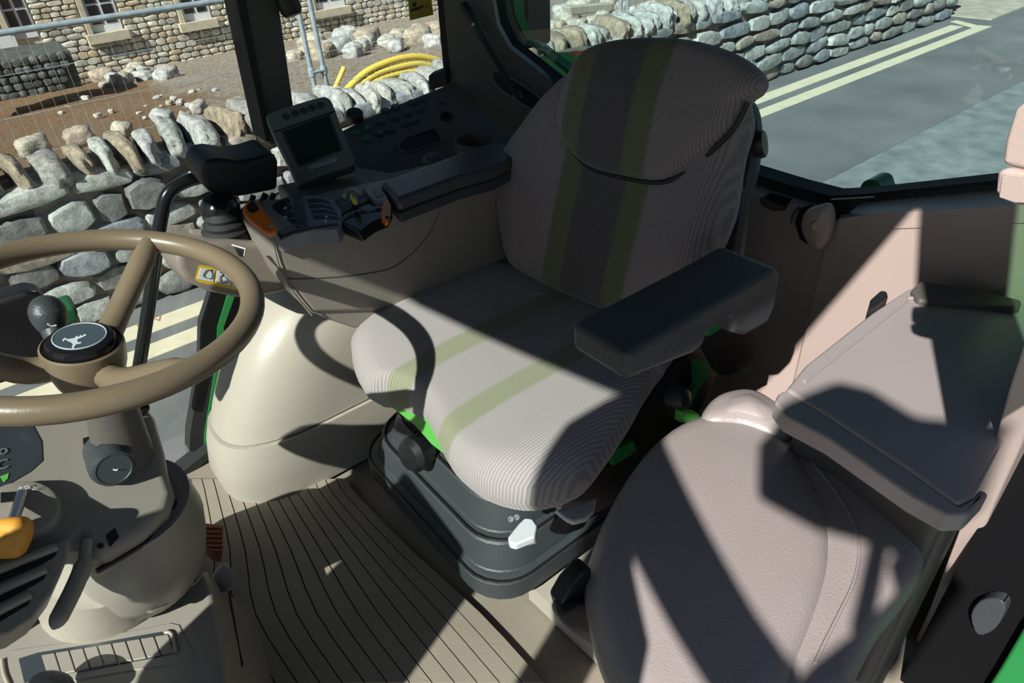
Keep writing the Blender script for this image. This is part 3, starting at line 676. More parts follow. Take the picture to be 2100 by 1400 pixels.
# second gate with fan-shaped lever cover
slab('lever_cover', [PZ(x, y, -.502) for x, y in [(690, 452), (702, 436), (740, 418), (780, 411), (800, 414), (803, 430), (795, 445), (770, 455), (752, 468), (738, 478), (724, 470), (708, 464)]], V(0, 0, -.022), M['gloss'], con, bevel=.008)
tube('cover_line', cr([PZ(x, y, -.4985) for x, y in [(704, 444), (740, 430), (785, 424)]], 6), .0016, M['panelblue'], con, 6)
slab('switch_block', [PZ(x, y, -.492) for x, y in [(745, 382), (775, 377), (790, 396), (797, 408), (770, 412), (752, 396)]], V(0, 0, -.03), M['panelblue'], con, bevel=.002)
slab('switch_rocker', [PZ(x, y, -.4905) for x, y in [(761, 386), (777, 383), (787, 399), (771, 403)]], V(0, 0, -.003), M['monitor'], con, bevel=.001)
slab('gate_well', [PZ(x, y, -.50) for x, y in [(700, 405), (722, 392), (742, 385), (752, 398), (760, 412), (725, 424), (705, 436), (684, 412)]], V(0, 0, -.02), M['charcoal'], con, bevel=.002)
for pts in ([(682, 415), (697, 442), (706, 436), (690, 411)], [(735, 396), (752, 390), (756, 396), (728, 410)], [(728, 413), (760, 402), (765, 407), (722, 424)]):
    slab('slot', [PZ(x, y, -.4992) for x, y in pts], V(0, 0, -.003), M['black'], con)
lev = tube('lever_stem', [PZ(722, 412, -.50), PZ(727, 398, -.475)], .004, M['steel'], con, 8)
slab('yellow_knob', [PZ(x, y, -.478) for x, y in [(716, 398), (722, 393), (733, 404), (731, 410), (722, 408)]], V(0, 0, -.012), M['yellowk'], con, bevel=.003)
tube('knob_arc', cr([PZ(x, y, -.482) for x, y in [(706, 402), (712, 392), (728, 388), (738, 394)]], 5), .004, M['timber'], con, 8)
lathe('side_knob', [(.0, .012), (.02, .010), (.024, .004), (.024, 0)], PZ(890, 330, -.52), (0, -.2, 1), M['charcoal'], con, 20)
# small orange flag lever
t = thing('orange_lever', 'small orange flag lever beside the front of the armrest pad', 'lever', PZ(795, 440, -.50))
slab('knob', [PZ(x, y, -.475) for x, y in [(786, 414), (793, 408), (802, 416), (803, 436), (799, 452), (792, 455), (785, 446), (783, 428)]], V(.0, .008, -.012), M['orange'], t, bevel=.003)
lathe('rivet', [(.003, 0), (.003, .0015), (.001, .002)], PZ(793, 446, -.472)+V(0, -.001, 0), (0, -.5, 1), M['black'], t, 8)
# large orange T lever
t = thing('orange_lever', 'large orange lever knob with steel stem at the console front', 'lever', PZ(572, 480, -.50))
kp = lambda x, y, dz=0: PN(x, y, PZ(540, 450, -.455), V(-.25, -.55, .8).normalized())
tube('lever_stem', [PZ(576, 482, -.505), kp(556, 466)], .0045, M['steel'], t, 8)
ok = [kp(x, y) for x, y in [(497, 430), (503, 416), (518, 410), (530, 416), (548, 440), (564, 460), (562, 474), (548, 478), (524, 462), (505, 446)]]
nk = V(-.25, -.55, .8).normalized(); slab('knob', cr(ok, 4, True), -nk*.016, M['orange'], t, bevel=.004)
slab('knob_inset', [p+nk*.0006 for p in cr([kp(x, y) for x, y in [(506, 425), (518, 413), (529, 424), (530, 431), (516, 437)]], 4, True)], -nk*.002, M['black'], t)
# tan nose with warning stickers and a rubber boot
nose = thing('console_nose', 'tan nose of the side console carrying picture stickers', 'console', (.25, 1.2, -.66))
no = [(362, 528), (372, 508), (400, 500), (470, 492), (560, 500), (576, 545), (598, 596), (548, 607), (488, 612), (430, 600), (382, 578), (365, 552)]
slab('nose_body', [PY(x, y, 1.195) for x, y in no], V(0, .14, -.022), M['tan'], nose, bevel=.014)
def npx(pts, d=.0016): return [PY(x, y, 1.195)+V(0, -d, 0) for x, y in pts]
st = slab('picture_sticker', npx([(400, 572), (408, 544), (413, 543), (490, 557), (486, 595), (404, 577)]), V(0, .001, 0), M['sticker_y'], nose)
for pts in ([(404, 571), (411, 548), (440, 553), (436, 577)], [(441, 578), (445, 554), (474, 559), (471, 585)], [(475, 586), (478, 560), (489, 562), (484, 589)]):
    slab('sticker_panel', npx(pts, .0026), V(0, .001, 0), M['white'], st)
for pts in ([(416, 565), (420, 555), (428, 552), (434, 560), (430, 570)], [(450, 572), (452, 564), (462, 568), (466, 576), (456, 579)], [(478, 580), (481, 574), (484, 578)]):
    tube('sticker_drawing', [p for p in cr(npx(pts, .0034), 4, True)], .0006, M['emblem'], st, 5, closed=True)
for x, y in ((452, 557), (457, 560), (462, 558), (466, 562), (455, 563), (433, 553)): lathe('sticker_dot', [(.0016, 0), (.0016, .0004)], npx([(x, y)], .003)[0], (0, -1, 0), M['black'], st, 8)
slab('plate_label', [PZ(x, y, -.515) for x, y in [(478, 503), (498, 508), (503, 511), (500, 528), (490, 525)]], V(0, 0, .002), M['black'], nose)
tube('plate_label_edge', [PZ(x, y, -.512) for x, y in [(476, 502), (503, 510), (500, 528)]], .0012, M['white'], nose, 6)
slab('boot_mount', [PZ(x, y, -.53) for x, y in [(384, 466), (425, 468), (432, 490), (396, 496)]], V(0, 0, -.03), M['tan'], nose, bevel=.006)
joy = thing('boot_lever', 'black hooded lever rising from a rubber bellows on the console nose', 'lever', PY(460, 490, 1.27))
bc = PY(464, 484, 1.25); nb = V(.05, -.05, 1)
lathe('bellows', [(.040, -.01), (.044, 0), (.038, .008), (.041, .014), (.034, .020), (.036, .027), (.028, .034), (.03, .04), (.022, .05)], bc, nb, M['rubber'], joy, 24)
hc = PY(452, 428, 1.26)
lathe('collar', [(.030, -.02), (.034, -.014), (.035, .006), (.031, .014), (.026, .02)], hc, nb, M['gloss'], joy, 24)
ho = [(412, 352), (424, 330), (450, 326), (490, 332), (525, 326), (560, 314), (572, 328), (570, 390), (530, 398), (490, 405), (440, 402), (420, 385)]
slab('hood', [PY(x, y, 1.28) for x, y in ho], V(0, .09, .01), M['black'], joy, bevel=.014)
for (a, b) in (((520, 400), (502, 452)), ((545, 396), (520, 450)), ((562, 396), (528, 500))): tube('rod', [PY(*a, 1.33), PY(*b, 1.33)], .006, M['black'], joy, 8)
# black grab bar of the right-hand door
bp_ = [(455, 360), (405, 365), (365, 380), (342, 402), (332, 440), (322, 500), (312, 580), (300, 660), (284, 760), (270, 830)]
tag(tube('grab_bar', cr([PY(x, y, 1.47) for x, y in bp_], 6), .0135, M['gloss'], None, 14), 'bent glossy black grab bar by the right-hand door', 'grab bar')

# shelf behind the console, monitor and switch panel
shelf = slab('console_shelf', [PZ(x, y, -.535) for x, y in [(566, 378), (600, 372), (730, 340), (800, 352), (900, 330), (1045, 285), (1065, 300), (1000, 305), (790, 372), (700, 398), (640, 403), (590, 402)]], V(0, 0, -.05), M['trimdark'], bevel=.008)
tag(shelf, 'dark shelf carrying the monitor between console and window', 'shelf')
mon = thing('display_monitor', 'grey display monitor with five round buttons on the console shelf', 'monitor', PZ(665, 362, -.535))
mp = PY(668, 350, 1.33); mn = V(-.28, -.62, .73).normalized(); MPL = (mp, mn)
def mpx(pts, d=0): return [PN(x, y, *MPL)+mn*d for x, y in pts]
case = slab('case', cr(mpx([(545, 240), (560, 228), (600, 214), (655, 198), (672, 199), (682, 212), (700, 260), (722, 312), (727, 330), (718, 341), (670, 356), (622, 376), (610, 378), (602, 368), (585, 330), (560, 280)]), 3, True), -mn*.035, M['monitor'], mon, bevel=.006)
slab('screen_bezel', mpx([(576, 270), (676, 235), (703, 308), (612, 343)], .0006), -mn*.002, M['charcoal'], mon)
slab('screen', mpx([(583, 269), (672, 238), (697, 307), (614, 338)], .0012), -mn*.002, M['screen'], mon)
tube('bezel_line', mpx([(562, 271), (600, 258), (688, 228)], .0006), .0015, M['black'], mon, 6)
for x, y in ((585, 240), (604, 233), (622, 228), (639, 222), (657, 217)):
    lathe('button', [(.0078, 0), (.0078, .002), (.0062, .0035), (.001, .0038)], mpx([(x, y)])[0], mn, M['charcoal'], mon, 18)
bd = mpx([(634, 341), (690, 323), (692, 330), (637, 348)], .001); slab('badge', bd, -mn*.002, M['marking'], mon)
text('badge_lettering', 'CommandCenter', (bd[0]+bd[2])/2, bd[1]-bd[0], bd[0]-bd[3], .0078, M['black'], mon, .0018)
lathe('case_peg', [(.006, 0), (.006, .01), (.001, .012)], PN(558, 312, mp, mn)-mn*.02, (-1, 0, .2), M['marking'], mon, 10)

sa, sb, sc = PY(735, 250, 1.56), PY(920, 165, 1.585), PY(800, 340, 1.40)
SN = (sb-sa).cross(sc-sa).normalized(); SN = -SN if SN.dot(_f) > 0 else SN; SP = (sa, SN)
def spx(pts, d=0): return [PN(x, y, *SP)+SN*d for x, y in pts]
sw = slab('switch_panel', spx([(700, 268), (742, 246), (830, 208), (893, 183), (935, 166), (985, 215), (1045, 285), (900, 345), (745, 360), (722, 330)]), -SN*.05, M['trimdark'], bevel=.004)
tag(sw, 'dark switch panel with round buttons below the right rear window', 'switch panel')
ex = (spx([(840, 240)])[0]-spx([(760, 275)])[0]).normalized(); ey = SN.cross(ex).normalized()
btn = [(733, 272, 'green', 'v'), (753, 264, 'green', 'm'), (752, 286, 'green', 'x'), (780, 252, 'b', 'r'), (779, 274, 'b', 'o'), (799, 268, 'b', '?'),
       (791, 228, 'b', 'o'), (811, 221, 'b', 'O'), (808, 242, 'b', 'nn'), (834, 234, 'b', '='), (832, 255, 'b', '-'), (850, 249, 'b', '=/'), (846, 211, 'b', '/o'), (865, 205, 'b', '//'), (861, 226, 'b', '=')]
M['buttongreen'] = mat('green_button', (0.02, 0.13, 0.05), 0.4)
for x, y, c, s in btn:
    p = spx([(x, y)])[0]; b = lathe('button', [(.0125, 0), (.0125, .002), (.0105, .0035), (.001, .004)], p, SN, M['buttongreen'] if c == 'green' else M['charcoal'], sw, 18)
    text('button_mark', s, p+SN*.0036, ex, ey, .013 if len(s) == 1 else .010, M['marking'] if c == 'green' or s in 'oO' else M['dimprint'], b)
lathe('rotary_knob', [(.021, 0), (.022, .004), (.021, .016), (.018, .019), (.001, .02)], spx([(728, 243)])[0], SN, M['black'], sw, 24)
lathe('lighter_socket', [(.016, 0), (.016, .004), (.013, .005), (.012, -.01), (.001, -.01)], spx([(915, 240)])[0], SN, M['black'], sw, 20)
lathe('lighter_socket', [(.006, 0), (.006, .003), (.001, .004)], spx([(908, 212)])[0], SN, M['charcoal'], sw, 14)
tr = cr(spx([(817, 300), (826, 311), (838, 312), (900, 295), (906, 288), (900, 271), (888, 263), (872, 268), (830, 284)], .001), 4, True)
slab('tray_recess', tr, -SN*.002, M['black'], sw); tube('tray_rim', tr, .0035, M['trimdark'], sw, 6, closed=True)
tag(lathe('cup_holder', [(.046, -.05), (.050, -.002), (.050, .002), (.046, .002), (.044, -.045), (.001, -.046)], PZ(975, 287, -.52), (0, -.05, 1), M['trimdark'], None, 28), 'dark round cup holder behind the armrest pad', 'cup holder')
# black gas-strut rod standing in the belt slot
rod = thing('black_rod', 'black rod with a thick grip leaning in the corner slot', 'rod', QA[0])
r0, r1, r2, r3 = (PN(x, y, QA[0]+QA[1]*.045, QA[1]) for x, y in ((948, 6), (992, 82), (1003, 100), (1062, 196)))
tube('grip', [r0, r0.lerp(r1, .06), r0.lerp(r1, .5), r1], [.008, .0125, .0125, .012], M['black'], rod, 12); tube('rod', [r1, r2, r3], .0075, M['rubber'], rod, 12)
lathe('clip', [(.004, 0), (.004, .004), (.001, .005)], r0.lerp(r1, .55)+QA[1]*.012, QA[1], M['marking'], rod, 10)
lathe('strut_foot', [(.014, -.01), (.014, .01)], r3, r3-r2, M['black'], rod, 12)
tag(slab('window_sticker', [PY(x, y, 1.632) for x, y in [(834, -30), (880, -40), (889, 30), (841, 42)]], V(0, .001, 0), M['sticker_o']), 'ochre safety sticker on the right rear side window', 'sticker')
k = bpy.data.objects['window_sticker']
slab('pictogram', [PY(x, y, 1.630) for x, y in [(842, 20), (862, 13), (868, 10), (869, 15), (858, 20), (844, 24)]], V(0, .001, 0), M['black'], k)
lathe('pictogram', [(.006, 0), (.006, .0006)], PY(850, 9, 1.631), (0, -1, 0), M['black'], k, 12)
lathe('pictogram', [(.004, 0), (.004, .0006)], PY(876, 12, 1.631), (0, -1, 0), M['red'], k, 12)
tag(lathe('coat_hook', [(.001, .03), (.018, .028), (.024, .018), (.024, -.03)], PY(590, 4, 1.58), (.1, -.3, -.9), M['black'], None, 20), 'black round knob on the pillar beside the monitor', 'knob')

# ------------------------------------------------------------------ driver seat
seat = thing('driver_seat', 'brown cloth driver seat with green stripes, charcoal armrest and stepped suspension cover', 'seat', (.62, SEATY, -1.09))
bn = V(-.955, 0, .297).normalized(); B0 = V(.80, SEATY, -.74); BP = (B0, bn)
ob = [(1066, 530), (1048, 440), (1042, 372), (1058, 312), (1105, 245), (1150, 188), (1200, 140), (1300, 112), (1420, 122), (1500, 160), (1533, 210), (1538, 262), (1520, 330), (1510, 395), (1500, 450), (1472, 520), (1435, 590), (1370, 640), (1270, 640), (1170, 605), (1100, 565)]
def bolster(u, v, s): return .020*min(1, (abs(u)/.20)**3)-.006
pillow('backrest', [PN(x, y, *BP) for x, y in ob], bn, .055, .05, .05, .004, M['cloth_back_shaded'], seat, 4, hf=bolster)
oh = [(1150, 255), (1154, 205), (1174, 145), (1205, 104), (1260, 84), (1340, 77), (1420, 83), (1500, 106), (1548, 138), (1564, 165), (1557, 186), (1532, 206), (1500, 265), (1440, 322), (1392, 358), (1350, 371), (1290, 363), (1220, 345), (1175, 310)]
hp_ = (B0+bn*.052, bn)
pillow('headrest_pad', [PN(x, y, *hp_) for x, y in oh], bn, .028, .05, .03, .010, M['cloth_back_shaded'], seat, 4)
tube('pad_seam', cr([PN(x, y, B0+bn*.058, bn) for x, y in [(1152, 255), (1176, 312), (1220, 348), (1290, 366), (1350, 374), (1394, 361), (1442, 325), (1502, 268), (1534, 210)]], 5), .0042, M['black'], seat, 8)
hs_ = [(1085, 500), (1075, 380), (1150, 220), (1250, 150), (1400, 150), (1510, 190), (1545, 235), (1545, 330), (1525, 420), (1518, 480), (1490, 570), (1380, 620), (1200, 580)]
slab('back_shell', cr([PN(x, y, B0-bn*.055, bn) for x, y in hs_], 4, True), -bn*.03, M['charcoal'], seat, bevel=.01)
kn = PN(1535, 300, B0-bn*.05, bn); kd = (V(0, -1, .15)).normalized()
lathe('back_knob', [(.008, -.02), (.008, .008), (.02, .010), (.022, .018), (.020, .026), (.001, .028)], kn, V(.3, -.7, .25), M['black'], seat, 20)
lathe('round_badge', [(.010, 0), (.010, .003), (.001, .004)], PN(1500, 385, B0-bn*.03, bn)+V(0, -.012, 0), V(-.5, -1, .2), M['buttongreen'], seat, 20)
far_ = [(737, 655), (800, 600), (880, 560), (980, 540), (1080, 540)]; mid_ = [(1300, 600), (1420, 680)]; near_ = [(1345, 800), (1295, 885), (1240, 968), (1188, 1026), (1098, 1053), (1010, 1036), (945, 990), (908, 926), (870, 854), (802, 814), (740, 776), (717, 708)]
oc = [PZ(x, y, -.745) for x, y in far_]+[PZ(x, y, -.75) for x, y in mid_]+[PZ(x, y, -.81) for x, y in near_[:7]]+[PZ(x, y, -.795) for x, y in near_[7:10]]+[PZ(x, y, -.765) for x, y in near_[10:]]
oc = [V(p.x, p.y, -.79) for p in oc]
def cushf(u, v, s): return .016*min(1.2, (abs(v)/.2)**3)-.012*max(0, -u/.2)**2
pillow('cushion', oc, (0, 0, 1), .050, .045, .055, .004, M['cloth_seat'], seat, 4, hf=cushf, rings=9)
tube('cushion_crease', cr([PZ(x, y, -.737) for x, y in [(905, 585), (960, 605), (1040, 608), (1110, 600)]], 6), .003, M['cloth_seat'], seat, 6)
# suspension cover: stepped skirt
def rring(z, x0, x1, y0, y1, r): return [V(x, y, z) for x, y in rrect((x0+x1)/2, (y0+y1)/2, (x1-x0)/2, (y1-y0)/2, r, 6)]
steps = [(-1.10, 0), (-1.058, 0), (-1.055, .004), (-1.052, .016), (-1.050, .018), (-1.000, .030), (-.997, .033), (-.995, .046), (-.993, .048), (-.94, .062), (-.937, .065), (-.935, .078), (-.932, .080), (-.86, .105), (-.845, .12)]
loft('suspension_cover', [rring(z, .372+i, .90, .612+i, 1.135-i, .085) for z, i in steps], M['charcoal'], seat, sharp=25)
for z, i in ((-1.056, .004), (-.997, .036), (-.937, .068)):
    tube('step_groove', rring(z+.002, .372+i-.001, .90, .612+i-.001, 1.135-i, .085), .003, M['black'], seat, 6, closed=True)
slab('side_frame', [PY(x, y, .615) for x, y in [(1150, 1040), (1300, 870), (1380, 760), (1480, 640), (1500, 700), (1430, 860), (1330, 960), (1250, 1040), (1190, 1070)]], V(0, .05, 0), M['black'], seat, bevel=.004)
lathe('side_knob', [(.001, .03), (.016, .024), (.022, .01), (.022, -.01)], PY(1385, 812, .60), (.1, -1, .3), M['charcoal'], seat, 20)
slab('seat_pan', [V(.43, .64, -.835), V(.86, .64, -.835), V(.86, 1.05, -.835), V(.43, 1.05, -.835)], V(0, 0, -.03), M['black'], seat, bevel=.004)
slab('green_bracket', [PX(x, y, .418) for x, y in [(782, 812), (818, 810), (866, 846), (896, 868), (908, 930), (885, 912), (850, 872), (806, 838)]], V(.03, 0, 0), M['brightgreen'], seat, bevel=.003)
slab('green_bracket', [PX(x, y, .41) for x, y in [(868, 852), (893, 858), (900, 890), (903, 922), (880, 890)]], V(.01, 0, 0), M['brightgreen'], seat, bevel=.002)
slab('green_bracket', [PY(x, y, .60) for x, y in [(1398, 845), (1432, 848), (1440, 866), (1395, 866)]], V(0, .02, 0), M['brightgreen'], seat)
slab('green_bracket', [PY(x, y, .605) for x, y in [(1425, 742), (1450, 738), (1455, 768), (1432, 800), (1415, 838), (1390, 840), (1428, 790)]], V(0, .02, 0), M['green'], seat)
slab('green_bracket', [PY(x, y, .605) for x, y in [(1255, 925), (1300, 905), (1305, 925), (1258, 955)]], V(0, .02, 0), M['green'], seat)
slab('green_bracket', [PY(x, y, .50) for x, y in [(1448, 672), (1476, 662), (1480, 672), (1452, 690)]], V(0, .03, 0), M['green'], seat)
lathe('height_knob', [(.03, -.03), (.034, -.02), (.036, .005), (.028, .018), (.001, .022)], PX(850, 930, .405), (-1, -.15, .2), M['black'], seat, 24)
slab('lever', [PZ(x, y, -.885) for x, y in [(1041, 1100), (1044, 1112), (1058, 1116), (1098, 1100), (1102, 1076), (1092, 1062), (1076, 1060), (1062, 1074)]], V(0, 0, -.016), M['leverwhite'], seat, bevel=.004)
slab('lever_hub', [PZ(x, y, -.895) for x, y in [(1072, 1066), (1100, 1070), (1100, 1098), (1078, 1105)]], V(0, 0, -.02), M['leverwhite'], seat, bevel=.003)
slab('lever', [PZ(x, y, -.872) for x, y in [(1137, 1044), (1165, 1040), (1224, 1018), (1218, 1045), (1200, 1062), (1175, 1069), (1160, 1062)]], V(0, 0, -.012), M['leverwhite'], seat, bevel=.004)
for x, y in ((1048, 1064), (1060, 1060)): lathe('bolt', [(.005, 0), (.005, .003), (.0025, .003), (.0025, .001), (.001, .001)], PZ(x, y, -.89), (-.5, -.5, .7), M['charcoal'], seat, 10)
# left armrest
an = .435
at = [(1283, 784), (1284, 727), (1420, 650), (1520, 592), (1590, 549), (1604, 558), (1592, 628), (1577, 664), (1530, 690), (1504, 686), (1504, 647), (1453, 684), (1444, 711), (1424, 727), (1344, 758)]
slab('armrest', [PY(x, y, an) for x, y in at], V(0, .095, 0), M['armpad'], seat, bevel=.018, bseg=4)
slab('armrest_bracket', [PY(x, y, .53) for x, y in [(1440, 690), (1500, 650), (1560, 660), (1540, 760), (1480, 770)]], V(0, .02, 0), M['black'], seat)

# ------------------------------------------------------------------ passenger seat on the left
ps = thing('passenger_seat', 'pinkish beige vinyl passenger seat with domed cushion by the left door', 'seat', (.45, .3, FL))
of = [(1440, 862), (1545, 868), (1610, 898), (1709, 956), (1786, 1000), (1850, 1047), (1886, 1085), (1894, 1130), (1878, 1205), (1800, 1310), (1740, 1420), (1690, 1500), (1500, 1540), (1350, 1500), (1290, 1300), (1330, 1000)]
pillow('cushion_rim', [PZ(x, y, -.775) for x, y in of], (0, 0, 1), .040, .05, .035, .004, M['vinyl'], ps, 4)
od = [(1199, 1195), (1235, 1085), (1300, 972), (1372, 898), (1452, 864), (1530, 869), (1600, 908), (1658, 990), (1696, 1080), (1702, 1180), (1678, 1280), (1630, 1400), (1570, 1520), (1420, 1560), (1300, 1520), (1240, 1400), (1210, 1300)]
pillow('cushion_dome', [PZ(x, y, -.76) for x, y in od], (0, 0, 1), .042, .05, .045, .018, M['vinyl'], ps, 4, rings=9)
tube('piping', cr([PZ(x, y, -.7318) for x, y in [(1640, 920), (1700, 990), (1745, 1060), (1762, 1120), (1752, 1190), (1720, 1260), (1690, 1320), (1672, 1360)]], 5), .0022, M['vinyl'], ps, 6)
pillow('backrest', [PZ(x, y, -.74) for x, y in [(1436, 880), (1455, 832), (1500, 812), (1548, 812), (1600, 842), (1640, 885), (1600, 915), (1520, 892)]], (-.2, 0, 1), .03, .03, .03, .01, M['vinyl'], ps, 4)
slab('seat_pedestal', [V(.40, .16, FL), V(.66, .14, FL), V(.66, .40, FL), V(.47, .40, FL)], V(0, 0, .33), M['pink'], ps, bevel=.02)
slab('platform', [PZ(x, y, -1.13) for x, y in [(1083, 1196), (1158, 1266), (1260, 1360), (1420, 1200), (1300, 1000)]], V(0, 0, -.05), M['beige'], ps)
bk = thing('belt_buckle', 'black seat belt buckle hanging beside the passenger seat', 'buckle', PZ(1180, 1270, -.90))
slab('buckle', [PY(x, y, .375) for x, y in [(1152, 1240), (1172, 1205), (1200, 1172), (1216, 1166), (1206, 1250), (1196, 1262), (1160, 1268)]], V(0, .025, 0), M['black'], bk, bevel=.005)
slab('belt_strap', cr([PY(x, y, .365) for x, y in [(1158, 1262), (1200, 1235), (1235, 1250), (1245, 1330), (1200, 1318), (1168, 1295)]], 4, True), V(0, .025, 0), M['rubber'], bk, bevel=.006)

# ------------------------------------------------------------------ storage box behind the passenger seat
bx_ = thing('storage_box', 'pinkish plastic storage box with flat lid by the left rear corner', 'storage box', (.9, .25, FL))
LZ = -.60
ol = [(1612, 797), (1652, 748), (1786, 642), (1864, 590), (1990, 598), (2120, 628), (2125, 700), (2060, 900), (1998, 1016), (1966, 1032), (1872, 965), (1692, 846)]
lid = slab('lid', [PZ(x, y, LZ) for x, y in ol], V(0, 0, -.014), M['lid'], bx_, bevel=.005)
tube('lid_ridge', [PZ(x, y, LZ+.001) for x, y in [(1650, 782), (1780, 680), (1860, 616)]], .003, M['lid'], lid, 6)
tube('lid_ridge', [PZ(x, y, LZ+.001) for x, y in [(1860, 611), (1960, 615), (2088, 624)]], .003, M['lid'], lid, 6)
slab('lid_back_lip', [PZ(x, y, LZ+.01) for x, y in [(1868, 592), (1888, 574), (2000, 590), (2098, 614), (2092, 632), (1990, 622), (1884, 614)]], V(0, 0, -.016), M['trimdark'], bx_, bevel=.006)
orim = [(1588, 822), (1596, 806), (1610, 798), (1692, 848), (1872, 967), (1966, 1035), (1998, 1018), (2010, 1000), (2030, 1010), (1988, 1054), (1945, 1056), (1872, 1016), (1700, 898), (1612, 852)]
slab('front_rim', [PZ(x, y, LZ-.004) for x, y in orim], V(0, 0, -.03), M['lid'], bx_, bevel=.010)
lid_b = [PZ(x, y, LZ-.03) for x, y in [(1640, 815), (1850, 625), (2100, 650), (2040, 930), (1985, 1010), (1945, 1008), (1740, 860)]]
slab('box_body', lid_b, V(0, 0, FL-LZ+.03), M['trimdark'], bx_, bevel=.012)  # dark colour stands in for the shadow below the front rim
slab('latch', [PZ(x, y, LZ+.014) for x, y in [(1781, 632), (1786, 612), (1806, 594), (1820, 596), (1822, 606), (1800, 622)]], V(0, 0, -.03), M['black'], bx_, bevel=.004)

# ------------------------------------------------------------------ left door post and what shows beyond it
LY = .13
pl = [(2104, 690), (2068, 800), (2040, 900), (1990, 1020), (1958, 1110), (1905, 1250), (1876, 1314)]; pr = [(2124, 690), (2086, 810), (2057, 915), (2009, 1030), (1978, 1125), (1924, 1262), (1893, 1320)]
struct(slab('trim_12', [PY(x, y, LY) for x, y in pl]+[PY(x, y, LY) for x, y in pr[::-1]], V(.012, -.025, 0), M['pink'], bevel=.003), 'pink beige edge of the left door post')
lq = [PY(x, y, LY)+V(.0, -.012, 0) for x, y in pr]
lq.append(lq[-1]+V(.12, 0, -.35))
struct(slab('trim_13', lq+[p+V(.75, 0, 0) for p in lq[::-1]], V(0, -.022, 0), M['matblack'], bevel=.004), 'black door post behind the pink edge')
zz_ = (-.27, -.1, .15, .43); tp = [V(.234-.40*(z-.201), .045, z) for z in zz_]
d2 = slab('door_2', tp+[p+V(.19, 0, 0) for p in tp[::-1]], V(0, -.035, 0), M['trimdark'], bevel=.006); struct(d2, 'frame of the left door standing ajar')
slab('door_glass', [p+V(.188, -.012, 0) for p in tp]+[V(.95, .03, .43), V(1.15, .03, -.27)], V(0, -.006, 0), M['glassgreen'], d2)
struct(slab('trim_14', [V(.86, -.5, -1.8), V(.86, .112, -1.8), V(.86, .112, -.47), V(.86, -.5, -.47)], V(.05, 0, 0), M['matblack']), 'black step guard outside the left post')
hd = thing('door_latch_cover', 'pale pink latch cover on the left door post before the rear window', 'latch cover', PX(2070, 400, .52))
slab('upper_cover', [PX(x, y, .52) for x, y in [(2050, 338), (2058, 285), (2078, 222), (2095, 208), (2130, 205), (2140, 345), (2100, 350)]], V(.025, -.012, 0), M['pink'], hd, bevel=.005)
slab('lower_cover', [PX(x, y, .517) for x, y in [(2036, 392), (2040, 355), (2048, 342), (2100, 352), (2145, 356), (2145, 424), (2080, 422), (2046, 410)]], V(.028, -.012, 0), M['pink'], hd, bevel=.005)
slab('cover_inset', [PX(x, y, .5160) for x, y in [(2048, 405), (2054, 362), (2062, 357), (2142, 364), (2142, 418), (2080, 416)]], V(.002, 0, 0), M['pink'], hd, bevel=.0008)
tag(slab('rear_fender', [PX(x, y, .835) for x, y in [(2160, 1210), (2098, 1288), (2050, 1370), (2005, 1440), (2180, 1480), (2240, 1300)]], V(.022, .0, 0), M['green'], bevel=.006), 'green fender edge outside the left door post', 'fender')
tag(slab('work_lamp', cr([PX(x, y, .84) for x, y in [(1990, 1262), (2010, 1232), (2045, 1228), (2062, 1248), (2040, 1290), (2005, 1302)]], 3, True), V(.02, 0, 0), M['charcoal'], bevel=.006), 'charcoal lamp above the green fender outside the door', 'lamp')
# outside behind the cab: right fender, black lamp box, green cap
fd = thing('rear_fender', 'green fender with a red reflector behind the cab on the right', 'fender', PX(1150, 150, 1.75))
slab('fender_top', cr([PX(x, y, 1.75) for x, y in [(1103, 120), (1125, 110), (1165, 107), (1200, 109), (1215, 130), (1205, 190), (1160, 180), (1120, 140)]], 4, True), V(.12, 0, 0), M['green'], fd, bevel=.02)
slab('fender_bulge', cr([PX(x, y, 1.70) for x, y in [(1148, 150), (1180, 134), (1206, 136), (1204, 175), (1170, 170)]], 4, True), V(.05, 0, 0), M['green'], fd, bevel=.012)
pf = PX(1190, 170, 1.9); lathe('tyre', [(.05, -.17), (.40, -.17), (.60, -.13), (.62, 0), (.60, .13), (.40, .17), (.05, .17)], V(pf.x, pf.y+.1, GR+.62), (0, 1, 0), M['rubber'], fd, 36)
slab('reflector', [PX(x, y, 1.745) for x, y in [(1168, 106), (1200, 104), (1200, 110), (1168, 111)]], V(.02, 0, 0), M['red'], fd)
tag(slab('lamp_box', [PX(x, y, 1.40) for x, y in [(1012, -60), (1076, -60), (1080, 60), (1081, 95), (1076, 103), (1060, 98), (1030, 62)]], V(.1, 0, 0), M['black'], bevel=.012), 'black lamp box outside the right edge of the rear window', 'lamp')
hy = thing('hydraulic_cap', 'green cap showing above the foot of the rear window', 'cap', PX(1785, 395, 1.45))
slab('cap', cr([PX(x, y, 1.45) for x, y in [(1762, 402), (1766, 378), (1780, 369), (1798, 372), (1806, 388), (1806, 404)]], 3, True), V(.06, 0, 0), M['green'], hy, bevel=.01)
pc_ = PX(1785, 400, 1.48); tube('post', [pc_, V(pc_.x, pc_.y, GR)], .03, M['black'], hy, 12)

